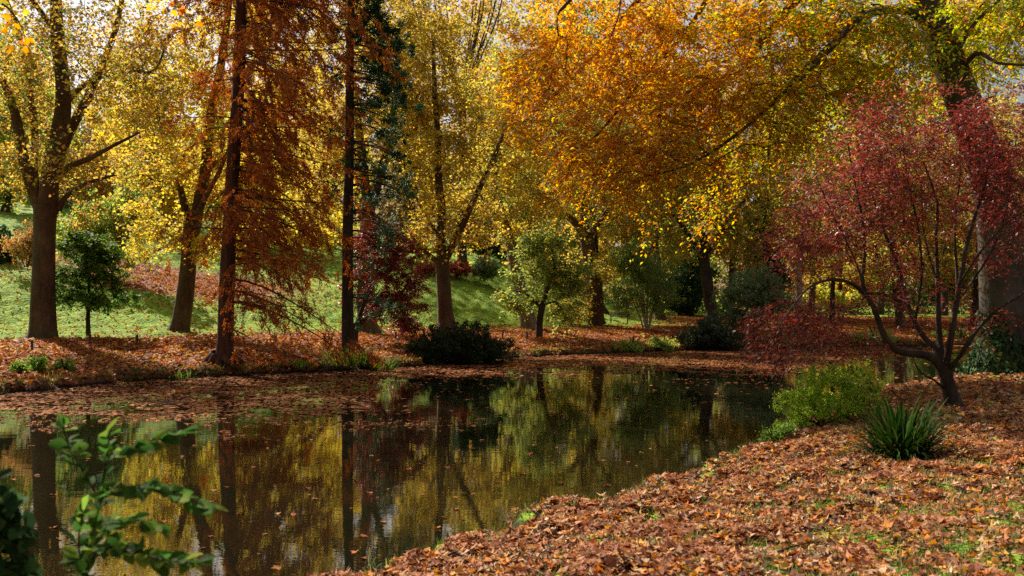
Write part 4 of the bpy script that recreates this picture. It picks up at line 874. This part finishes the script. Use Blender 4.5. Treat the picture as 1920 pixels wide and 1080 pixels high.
for (px, py, d, n, rad, Lg, nm) in [(655, 0, 41.4, 420, 1.1, .85, 'large green sedge clump at the foot of the dark conifer by the water'), (705, 0, 42.6, 320, .8, .7, 'smaller sedge clump against the left side of the big dark bush'),
                                     (330, 0, 36.9, 160, .7, .38, 'low grass tuft on the bank lip left of the cypress'), (560, 0, 40.2, 160, .8, .35, 'low grass tuft on the bank lip right of the cypress roots')]:
    clump('sedge_clump', nm, px, py, d, n, rad, Lg, .035, MIDGREEN[:2] + [(1, (.12, .15, .04)), (.6, (.25, .2, .08))])

M_SAP = leaf_mat('leaf_sapling', .5, rough=.75, spec=.07, sat=1.0, val=1.1)
# blotches and browned spots on the sapling leaves
t = M_SAP.node_tree; N = t.nodes; L = t.links
pn = [q_ for q_ in N if q_.type == 'BSDF_PRINCIPLED'][0]; lk = pn.inputs['Base Color'].links[0]; src = lk.from_socket
zt = N.new('ShaderNodeTexNoise'); zt.inputs['Scale'].default_value = 95; zt.inputs['Detail'].default_value = 3; tcs = N.new('ShaderNodeTexCoord'); L.new(tcs.outputs['Object'], zt.inputs['Vector'])
zr = N.new('ShaderNodeMapRange'); zr.inputs[1].default_value = .58; zr.inputs[2].default_value = .68; zr.inputs[4].default_value = .75; L.new(zt.outputs[0], zr.inputs[0])
zm = N.new('ShaderNodeMix'); zm.data_type = 'RGBA'; zm.inputs[7].default_value = (.17, .13, .03, 1); L.new(zr.outputs[0], zm.inputs[0]); L.new(src, zm.inputs[6]); L.new(zm.outputs[2], pn.inputs['Base Color'])
vb = N.new('ShaderNodeTexWave'); vb.inputs['Scale'].default_value = 60; vb.inputs['Distortion'].default_value = 6; L.new(tcs.outputs['Object'], vb.inputs['Vector']); bb = N.new('ShaderNodeBump'); bb.inputs['Strength'].default_value = .5; bb.inputs['Distance'].default_value = .002; L.new(vb.outputs['Fac'], bb.inputs['Height']); L.new(bb.outputs[0], pn.inputs['Normal'])
# ---- sapling in the near left corner
def oval_leaves(name, P, ax, nrm, size, wd, cols, mat, root):
    tpl = np.array([[0, 0, 0], [.5, 0, 0], [1, 0, 0], [.18, .62, .12], [.5, 1, .2], [.82, .6, .12], [.18, -.62, .12], [.5, -1, .2], [.82, -.6, .12]], float)
    Q = np.array([[0, 1, 4, 3], [1, 2, 5, 4], [1, 0, 6, 7], [2, 1, 7, 8]])
    n = len(P); ax = norm(ax); sd = norm(np.cross(nrm, ax)); nn = np.cross(ax, sd)
    s = (size * np.ones(n))[:, None, None]; x = tpl[None, :, 0, None]; y = tpl[None, :, 1, None] * wd * .5; z = tpl[None, :, 2, None] * .6 - .25 * x ** 2 * rng.uniform(0, 1.2, n)[:, None, None]
    V = P[:, None] + s * (x * ax[:, None] + y * sd[:, None] + z * nn[:, None])
    return mesh_obj(name, V.reshape(-1, 3), (np.arange(n)[:, None, None] * 9 + Q[None]).reshape(-1, 4), mat, root, np.repeat(cols, 4, axis=0))
SD = 3.3
sk = skeleton(SD, [[(140, 1300, 9), (158, 1120, 8), (172, 1010, 7), (188, 940, 6), (196, 880, 5), (205, 820, 3)],
  [(188, 940, 4), (165, 900, 3), (145, 865, 3), (128, 830, 2.5, .1), (118, 800, 2, .1)], [(190, 935, 4), (225, 920, 3, -.1), (265, 915, 3, -.15), (320, 925, 2.5, -.2), (385, 948, 2, -.2)],
  [(198, 870, 3), (225, 850, 3, .1), (262, 835, 2.5, .15), (310, 820, 2, .2), (335, 815, 2, .2)], [(168, 1040, 4), (205, 1025, 3, -.1), (250, 1035, 3, -.2), (310, 1050, 2.5, -.25), (370, 1055, 2, -.3)],
  [(170, 1020, 4), (200, 985, 3, .15), (250, 975, 3, .2), (290, 990, 2, .2)], [(160, 1090, 4), (150, 1050, 3, .1), (148, 1000, 2, .15), (155, 960, 2, .15)]])
root = empty('sapling', (sk[0][0][0][0], sk[0][0][0][1], float(ground_z(sk[0][0][0][0], sk[0][0][0][1]))), 'young green-leaved sapling in the near left corner in front of the water', 'sapling')
sk[0][0][0][2] = float(ground_z(sk[0][0][0][0], sk[0][0][0][1])) - .05
g = Geo(); LP = []; AX = []; NR = []
for qi, (P, r) in enumerate(sk):
    P = curve(P, .03) if len(P) > 1 else P; r = np.interp(np.linspace(0, 1, len(P)), np.linspace(0, 1, len(r)), r)
    g.tube(P, r * .8, 7)
    T = norm(np.gradient(P, axis=0)); Lc = np.concatenate([[0], np.cumsum(np.linalg.norm(np.diff(P, axis=0), axis=1))]); s0 = .12 if qi else .72 * Lc[-1] * .8
    s = s0 * (.4 if qi else 1); side = 1
    while s < Lc[-1]:
        i = min(int(np.searchsorted(Lc, s)), len(P) - 1); u = norm(np.cross(T[i], [0, 0, 1.0]) + 1e-6)
        for sg in (-1, 1):
            if rng.uniform() < .15: continue
            q_ = norm(T[i] * .7 + u * sg * rng.uniform(.5, 1.1) + rng.normal(size=3) * .3); LP.append(P[i] + rng.normal(size=3) * .003); AX.append(q_); NR.append(norm(np.array([0, -.5, 1.0]) + rng.normal(size=3) * .45))
        s += rng.uniform(.013, .022)
    LP.append(P[-1]); AX.append(T[-1]); NR.append(np.array([0, 0, 1.0]))
g.build('stem', B_DARK, root); LP = np.array(LP); n = len(LP)
oval_leaves('leaves', LP, np.array(AX), np.array(NR), rng.uniform(.044, .076, n), .66, palette([(3, (.045, .12, .018)), (2, (.075, .16, .024)), (1, (.035, .09, .018)), (1.2, (.17, .26, .035))], n), M_SAP, root)
# dark ivy-like bush at the very corner
sk = skeleton(2.9, [[(-60, 1300, 9), (-40, 1120, 8), (-15, 1000, 6), (-8, 900, 4)], [(-30, 1080, 5), (5, 1030, 4), (20, 985, 3)], [(-20, 1020, 4), (-2, 960, 3), (10, 925, 2)], [(-45, 1150, 5), (0, 1100, 4), (30, 1070, 3)]])
root = empty('corner_bush', (sk[0][0][0][0], sk[0][0][0][1], float(ground_z(sk[0][0][0][0], sk[0][0][0][1]))), 'dark glossy-leaved bush cut off by the lower left corner', 'bush')
sk[0][0][0][2] = float(ground_z(sk[0][0][0][0], sk[0][0][0][1])) - .05
g = Geo(); LP = []
for P, r in sk:
    P = curve(P, .03); r = np.interp(np.linspace(0, 1, len(P)), np.linspace(0, 1, len(r)), r); g.tube(P, r * .8, 6)
    LP.append(P[rng.integers(len(P) // 4, len(P), 38)] + rng.normal(size=(38, 3)) * .02)
g.build('stems', B_DARK, root); LP = np.concatenate(LP); n = len(LP)
oval_leaves('leaves', LP, rand_dirs(n) + [.4, 0, -.3], rand_dirs(n) + [0, -.6, .6], rng.uniform(.045, .075, n), .8, palette([(2, (.02, .05, .018)), (1, (.035, .08, .025))], n), M_SAP, root)

# ---- overhanging twig with big orange leaves at the top left
bx, by = -11.0, 3.2; gz = float(ground_z(bx, by))
def wl(pts): P = curve(np.array(pts, float), .35); return (P[:, :3], P[:, 3])
p1, p2, p3, p4 = W(-60, -20, 12), W(15, 15, 12), W(44, 60, 12), W(47, 84, 12)
sk = [wl([(bx, by, gz - .1, .42), (bx, by, gz + 1, .33), (bx + .1, by + .1, 6.5, .27), (bx + .5, by + .5, 11, .2), (bx + 1, by + 1, 16, .08)]),
      wl([(bx + .1, by + .1, 6.0, .12), (bx + 1.5, by + 4, 6.9, .08), (-8.2, 10.4, 6.9, .045), (*p1, .022), (*p2, .012), (*p3, .006), (*p4, .003)]),
      wl([(*p1, .015), (*W(80, -60, 12.4), .01), (*W(220, -50, 12.8), .008), (*W(310, -10, 13), .006), (*W(340, 38, 13), .003)]),
      wl([(bx + .2, by + .2, 8, .14), (bx - 1, by + 3, 11, .09), (bx - 1, by + 6, 13.5, .04)]), wl([(bx + .1, by, 7, .12), (bx - 3, by - 2, 10, .08), (bx - 5, by - 3, 12.5, .03)])]
root = empty('plane_tree', (bx, by, gz), 'orange-leaved tree left of the viewpoint whose twig tips dangle into the top left corner', 'tree')
T = rand_dirs(170) * rng.uniform(.3, 1, (170, 1)) ** .4 * [4.2, 4.6, 4.5] + [bx + .5, by + 1.5, 12.5]
g, polys = grow(sk, T, tip=.008)
V, Fc, c_ = spray_cloud(g, polys, 4, 1.0, 10, .15, .8, [(2, (.58, .30, .06)), (2, (.60, .40, .07)), (1, (.40, .18, .05))], jig=.08, flat=.2)
g.build('trunk', B_PLANE, root); mesh_obj('crown', V, Fc, M_LEAF, root, c_, smooth=False)
pts = []
for (P, r_) in (sk[1], sk[2]):
    for q in range(26): pts.append(P[rng.integers(int(len(P) * .62), len(P))] + rng.normal(size=3) * [.12, .12, .08] - [0, 0, .05])
pts += [W(40, 80, 12), W(50, 92, 12), W(338, 42, 13), W(306, 48, 13), W(8, 58, 12), W(14, 30, 12)]
pts = np.array(pts); n = len(pts); nr = rand_dirs(n) * .6 + [0, -1, .2]
V, Fc, ix = lobed(pts, rng.uniform(.10, .17, n), nr, .4); mesh_obj('leaves', V, Fc, M_LEAF, root, palette([(2, (.60, .28, .04)), (2, (.62, .42, .06)), (1, (.42, .16, .04))], n)[ix], smooth=False)
# ================================================================== LITTER, GRASS, FLOATING LEAVES
LIT = [(3, (.34, .13, .06)), (3, (.43, .185, .085)), (2.8, (.205, .072, .034)), (1.8, (.51, .30, .165)), (1.4, (.58, .21, .045)), (.8, (.64, .33, .07)), (2.3, (.105, .045, .026)), (1.0, (.58, .43, .29)), (.4, (.58, .46, .12)), (.4, (.30, .22, .14))]
LITO = [(3, (.42, .135, .04)), (3, (.50, .19, .055)), (2.4, (.28, .085, .03)), (1.5, (.60, .28, .07)), (1, (.64, .38, .05)), (1, (.2, .07, .03))]
# near bank: y from 4.5 to 46, density falls with distance
def scatter(n, x0, x1, y0, y1, ypow=1.0):
    return rng.uniform(x0, x1, n), y0 + (y1 - y0) * rng.uniform(0, 1, n) ** ypow
x, y = scatter(520000, -3.5, 9.5, 5.0, 17.0, 1.0)
kp = (np.abs(x) < y * .56 + .8); x, y = x[kp], y[kp]
z, n_, f_ = ground_z(x, y, True); la = lawn_amount(x, y, n_, f_)
dens = np.clip(1.25 - 1.15 * la, .12, 1) * sst(-.1, .35, n_) * np.clip(1.0 + .6 * noise2(x, y, .9) + .35 * noise2(x, y, .35, 1), .22, 1.3) * .52
kp = (rng.uniform(0, 1, len(x)) < dens) & (n_ > -.05); x, y, z = x[kp], y[kp], z[kp]; n = len(x)
print('near litter', n)
P = np.stack([x, y, z + .012 + rng.uniform(0, .045, n)], -1)
nr = rng.normal(size=(n, 3)) * .3; nr[:, 2] = 1
V, Fc, ix = lobed(P, np.clip(np.exp(rng.normal(size=n) * .45) * .074, .03, .145), nr, .55)
lt = mesh_obj('fallen_leaves', V, Fc, M_LITTER, None, palette(LIT, n, P, 1.0)[ix], smooth=False)
tag(lt, 'thick carpet of curled brown and orange plane leaves on the near bank', 'fallen leaves', kind='stuff')
# farther part of near bank
x, y = scatter(60000, 1, 30, 15, 46, 1.2); z, n_, f_ = ground_z(x, y, True); kp = (n_ > .05) & (np.abs(x) < y * .58 + 1); x, y, z = x[kp], y[kp], z[kp]; n = len(x)
P = np.stack([x, y, z + .02 + rng.uniform(0, .04, n)], -1); nr = rng.normal(size=(n, 3)) * .4; nr[:, 2] = 1
V, Fc = leaf_quads(P, rng.uniform(.09, .17, n), rng.uniform(.07, .13, n), rand_dirs(n) * [1, 1, .25], norm(nr), .4)
lt = mesh_obj('fallen_leaves', V, Fc, M_LITTER, None, palette(LIT, n, P, 2.0), smooth=False); tag(lt, 'brown leaf carpet around the crimson tree and the beech', 'fallen leaves', kind='stuff')
# far bank
x, y = scatter(420000, -34, 44, 26, 100, 1.0); z, n_, f_ = ground_z(x, y, True); la = lawn_amount(x, y, n_, f_)
kp = (f_ > .05) & (np.abs(x) < y * .56 + 2) & (rng.uniform(0, 1, len(x)) < np.clip(1.02 - la, .025 + .16 * np.exp(-np.maximum(f_ - 10, 0) / 5), 1) * np.clip(1.35 - y / 120, .3, 1) * .85 * sst(45, 18, f_)); x, y, z = x[kp], y[kp], z[kp]; n = len(x); print('far litter', n)
P = np.stack([x, y, z + .02 + rng.uniform(0, .05, n)], -1); nr = rng.normal(size=(n, 3)) * .45; nr[:, 2] = 1
V, Fc = leaf_quads(P, rng.uniform(.12, .22, n), rng.uniform(.10, .18, n), rand_dirs(n) * [1, 1, .3], norm(nr), .4)
lt = mesh_obj('fallen_leaves', V, Fc, M_LITTER, None, palette(LITO, n, P, 3.0), smooth=False); tag(lt, 'orange leaf carpet along the far bank', 'fallen leaves', kind='stuff')
# floating leaves: dense rafts along the far shore, sparse elsewhere
x, y = scatter(330000, -26, 44, 8, 74, 1.0); z, n_, f_ = ground_z(x, y, True); px = x / y * F + 960; py = HY + CH * F / y
lim = np.interp(px, [-200, 0, 300, 620, 690, 730, 900, 1000, 1250, 1450, 1560, 1640, 1720, 2000], [800, 800, 802, 806, 770, 728, 712, 702, 700, 708, 690, 668, 650, 650])
raft = sst(0, 14, lim - py + 9 * noise2(x, y, 4.0) + 6 * noise2(x, y, 1.2, 1)) * (1 - .75 * sst(660, 740, px) * sst(704, 716, py) * sst(900, 840, px) * sst(792, 780, py))
band = .75 * np.exp(-((py - 797 + .015 * (px - 700)) / 7) ** 2) * sst(560, 640, px) * sst(930, 860, px)
holes = sst(-.5, .2, .25 * sst(300, 500, px) * sst(800, 700, px) + noise2(x, y, 2.2, 1) * .8 + noise2(x * .35, y, .9, 2) * .6 + .25 * sst(780, 700, py))
sparse = .012 + .03 * sst(.2, .8, noise2(x, y, 5.0, 2))
dn = np.maximum(np.maximum(raft * (.18 + .82 * holes), band), sparse)
kp = (n_ < -.05) & (f_ < -.02) & (rng.uniform(0, 1, len(x)) < dn) & (np.abs(x) < y * .56 + 2); x, y = x[kp], y[kp]; n = len(x); print('floating', n)
nearm = y < 24
for mk, nm in ((nearm, 'scattered single leaves floating on the open dark water'), (~nearm, 'brown raft of floating leaves along the far shore')):
    q = mk.sum(); P = np.stack([x[mk], y[mk], np.full(q, .006) + rng.uniform(0, .006, q)], -1); nr = rng.normal(size=(q, 3)) * .07; nr[:, 2] = 1
    if mk is nearm:
        V, Fc, ix = lobed(P + [0, 0, .004], rng.uniform(.07, .15, q), nr, .18)
    else:
        V, Fc = leaf_quads(P, rng.uniform(.12, .22, q), rng.uniform(.10, .17, q), rand_dirs(q) * [1, 1, .03], norm(nr), .15); ix = np.arange(q)
    lt = mesh_obj('floating_leaves', V, Fc, M_FLOAT, None, palette([(3, (.23, .08, .03)), (3, (.31, .12, .045)), (2.8, (.14, .045, .02)), (1.2, (.42, .21, .085)), (.6, (.50, .17, .035))], q, P, 4.0)[ix], smooth=False); tag(lt, nm, 'floating leaves', kind='stuff')
# grass: tufts on the near bank, lip and lawn
x, y = scatter(150000, -3.5, 12, 5, 26, 1.2); z, n_, f_ = ground_z(x, y, True); la = lawn_amount(x, y, n_, f_)
kp = (n_ > .0) & (np.abs(x) < y * .57 + .6) & (rng.uniform(0, 1, len(x)) < np.clip((la - .1) * 1.1, 0, 1)); x, y, z = x[kp], y[kp], z[kp]; n = len(x); print('near grass', n)
V, Fc, ix = blades(np.stack([x, y, z], -1), rng.uniform(0, 6.28, n), rng.uniform(.05, .8, n), rng.uniform(.06, .15, n) * np.where(n_[kp] < .5, 1.2, 1), .006 + .0002 * y, seg=2)
gr = mesh_obj('grass', V, Fc, M_GRASS, None, palette([(3, (.07, .13, .025)), (2, (.12, .18, .04)), (1.4, (.24, .26, .09)), (1.2, (.4, .34, .17))], n)[ix]); tag(gr, 'short green and straw grass tufts showing through the near leaf carpet', 'grass', kind='stuff')
x, y = scatter(260000, -36, 30, 28, 100, 1.1); z, n_, f_ = ground_z(x, y, True); la = lawn_amount(x, y, n_, f_)
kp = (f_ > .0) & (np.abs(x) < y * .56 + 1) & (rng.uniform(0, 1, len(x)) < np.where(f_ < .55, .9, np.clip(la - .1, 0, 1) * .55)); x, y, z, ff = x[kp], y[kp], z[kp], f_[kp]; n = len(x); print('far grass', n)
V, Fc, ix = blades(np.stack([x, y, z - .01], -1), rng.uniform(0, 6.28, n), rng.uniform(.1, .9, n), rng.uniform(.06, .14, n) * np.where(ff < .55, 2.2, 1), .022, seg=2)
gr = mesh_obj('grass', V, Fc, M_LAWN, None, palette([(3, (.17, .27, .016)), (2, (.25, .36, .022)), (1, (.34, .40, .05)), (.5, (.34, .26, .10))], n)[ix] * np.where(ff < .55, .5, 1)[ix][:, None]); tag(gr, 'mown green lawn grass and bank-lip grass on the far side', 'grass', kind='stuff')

def lip(line, n, xlo, xhi, sgn, wmax, lmin, lmax, wd, pal, label, mat):
    a = line[:-1]; b = line[1:]; m_ = (a[:, 0] > xlo) & (a[:, 0] < xhi); a, b = a[m_], b[m_]; ln_ = np.linalg.norm(b - a, axis=1); q = rng.choice(len(a), n, p=ln_ / ln_.sum())
    d_ = norm(b[q] - a[q]); nrm = np.stack([-d_[:, 1], d_[:, 0]], -1) * sgn; off = rng.uniform(-.35, wmax, n)
    X = a[q] + (b[q] - a[q]) * rng.uniform(0, 1, n)[:, None] + nrm * off[:, None]; z, n_, f_ = ground_z(X[:, 0], X[:, 1], True); e = np.maximum(n_, f_)
    k = (e > -.02) & (e < wmax) & (rng.uniform(0, 1, n) < np.clip(.55 + .8 * noise2(X[:, 0], X[:, 1], 2.4) + .4 * noise2(X[:, 0], X[:, 1], .8, 1), .05, 1)); X = X[k]; z = z[k]; nr = nrm[k]; n = len(X)
    az = np.arctan2(-nr[:, 1], -nr[:, 0]) + rng.normal(size=n) * 1.0
    V, Fc, ix = blades(np.stack([X[:, 0], X[:, 1], np.maximum(z, 0) - .01], -1), az, rng.uniform(.1, 1.1, n), rng.uniform(lmin, lmax, n), wd, seg=3)
    V[:, 2] = np.maximum(V[:, 2], .004)
    tag(mesh_obj('bank_grass', V, Fc, mat, None, palette(pal, n, np.concatenate([X, z[:, None]], 1), 1.5)[ix]), label, 'grass', kind='stuff')
lip(SF, 30000, -30, 46, -1, .5, .10, .36, .02, [(3, (.035, .055, .014)), (2, (.06, .085, .02)), (1, (.12, .13, .035)), (1, (.15, .09, .04))], 'dark ragged grass overhanging the undercut far bank', M_GRASS)
lip(SN, 15000, -2.5, 20, -1, .4, .06, .17, .006, [(3, (.09, .15, .03)), (2, (.16, .21, .05)), (1.4, (.38, .34, .16))], 'fine pale grass fringing the near bank lip', M_GRASS)
# small broken twigs strewn in the litter
g = Geo()
for q in range(420):
    y_ = rng.uniform(5.5, 16); x_ = rng.uniform(-.2, .56) * y_; n_ = float(sdists(np.array([x_]), np.array([y_]))[0][0])
    if n_ < .2: continue
    L_ = rng.uniform(.05, .26); a_ = rng.uniform(0, 6.28); z_ = float(ground_z(x_, y_)) + rng.uniform(.03, .06); bnd = rng.normal() * .03
    g.tube([(x_, y_, z_), (x_ + math.cos(a_) * L_ * .5 - math.sin(a_) * bnd, y_ + math.sin(a_) * L_ * .5 + math.cos(a_) * bnd, z_ + rng.uniform(0, .03)), (x_ + math.cos(a_) * L_, y_ + math.sin(a_) * L_, z_ + rng.uniform(-.01, .04))], [.003, .0026, .0015], 4)
tag(g.build('twig_litter', B_DARK), 'fine broken twigs strewn among the fallen leaves of the near bank', 'twig litter', kind='stuff')
# ================================================================== POSTS AND BENCH
M_WOOD = bark_mat('weathered_wood', (.05, .04, .03), (.12, .09, .06), None, 8, .2, .4)
M_IRON = bark_mat('dark_iron', (.02, .02, .022), (.04, .038, .035), None, 10, 1, .2)
POSTS = [(60, 38.2, 'low dark post nearest the big plane trunk, leftmost of the row'), (168, 41, 'low dark post right beside the small green tree trunk'), (257, 43, 'low dark post alone on the leaves left of the slender plane'),
         (742, 52.5, 'low dark post just right of the dark red maple'), (794, 54, 'low dark post left of the orange-trunked plane'), (942, 57, 'low dark post midway between the upright and the leaning plane'),
         (989, 58.5, 'low dark post in front of the leaning plane trunk'), (1037, 61, 'low dark post right of the small forked green tree'), (1286, 68, 'low pale post on the leaves left of the black hollow')]
for px, d, lb in POSTS:
    X = (px - 960) / F * d; gz = float(ground_z(X, d)); root = empty('wooden_post', (X, d, gz), lb, 'post', 'low posts lining the far path')
    g = Geo(); tl = rng.normal(size=2) * .02
    hs = .5; g.tube([(X, d, gz - .15), (X, d, gz), (X + tl[0] * .5, d + tl[1] * .5, gz + hs * .6), (X + tl[0], d + tl[1], gz + hs - .02), (X + tl[0], d + tl[1], gz + hs)], [.05, .05, .048, .046, .02], 8, .05)
    g.build('shaft', M_WOOD, root)
    g = Geo(); g.tube([(X + tl[0], d + tl[1], gz + hs - .11), (X + tl[0], d + tl[1], gz + hs - .07)], [.056, .056], 8); g.build('band', M_IRON, root)
bX, bY = (1161 - 960) / F * 74, 74.0; bz = float(ground_z(bX, bY)); rz = R(-14)
bench = empty('park_bench', (bX, bY, bz), 'dark slatted wooden park bench on the leafy far bank under the trees', 'bench')
def bl(x_, y_, z_): c, s = math.cos(rz), math.sin(rz); return (bX + x_ * c - y_ * s, bY + x_ * s + y_ * c, bz + z_)
g = Geo(); [g.box(bl(0, -.18 + .13 * q, .44), (.75, .05, .018), rz) for q in range(4)]; g.build('seat', M_WOOD, bench, False)
g = Geo(); [g.box(bl(0, .27 + .03 * q, .58 + .12 * q), (.75, .015, .045), rz, R(-10)) for q in range(3)]; g.build('backrest', M_WOOD, bench, False)
for sx in (-.62, .62):
    for (yy, top) in ((-.2, .42), (.26, .86)):
        g = Geo(); g.tube([bl(sx, yy - .03, -.05), bl(sx, yy, .2), bl(sx, yy + (.07 if top > .5 else 0), top)], [.032, .03, .028], 6); g.build('leg', M_IRON, bench)
    g = Geo(); g.tube([bl(sx, -.22, .62), bl(sx, 0, .65), bl(sx, .28, .64)], [.025, .025, .025], 6); g.tube([bl(sx, -.2, .4), bl(sx, -.2, .62)], [.02, .02], 6); g.build('armrest', M_IRON, bench)
# twig drifting on the water, fallen sticks on the near bank
X, Y = (345 - 960) / F * 27, 27.0
g = Geo(); g.tube([(X - .75, Y + .2, .06), (X - .5, Y + .12, .03), (X - .2, Y, .015), (X + .1, Y - .05, .02)], [.01, .014, .018, .012], 5); g.tube([(X - .5, Y + .12, .03), (X - .56, Y + .05, .16), (X - .66, Y + .1, .24)], [.01, .007, .004], 4)
tag(g.build('floating_twig', B_PALE), 'pale twig drifting among the floating leaves at left', 'twig')
for (px, d, ln_, az_, lb) in [(1468, 11.6, .34, 50, 'short stick leaning up out of the leaves in the middle of the near bank'), (1440, 7.9, .45, 15, 'thin dark twig lying on the leaves near the bottom edge')]:
    X = (px - 960) / F * d; gz = float(ground_z(X, d)); a = R(az_)
    g = Geo(); g.tube([(X, d, gz + .02), (X + ln_ * .4 * math.cos(a), d, gz + .05 + ln_ * .3 * math.sin(a)), (X + ln_ * math.cos(a), d + .1, gz + .05 + ln_ * .6 * math.sin(a))], [.01, .008, .004], 5)
    g.tube([(X + ln_ * .4 * math.cos(a), d, gz + .05 + ln_ * .3 * math.sin(a)), (X + ln_ * .3 * math.cos(a), d + .06, gz + .12 + ln_ * .5 * math.sin(a))], [.006, .003], 4)
    tag(g.build('fallen_stick', B_DARK), lb, 'stick')
tot = sum(len(o_.data.polygons) for o_ in bpy.data.objects if o_.type == 'MESH'); print('faces', tot)
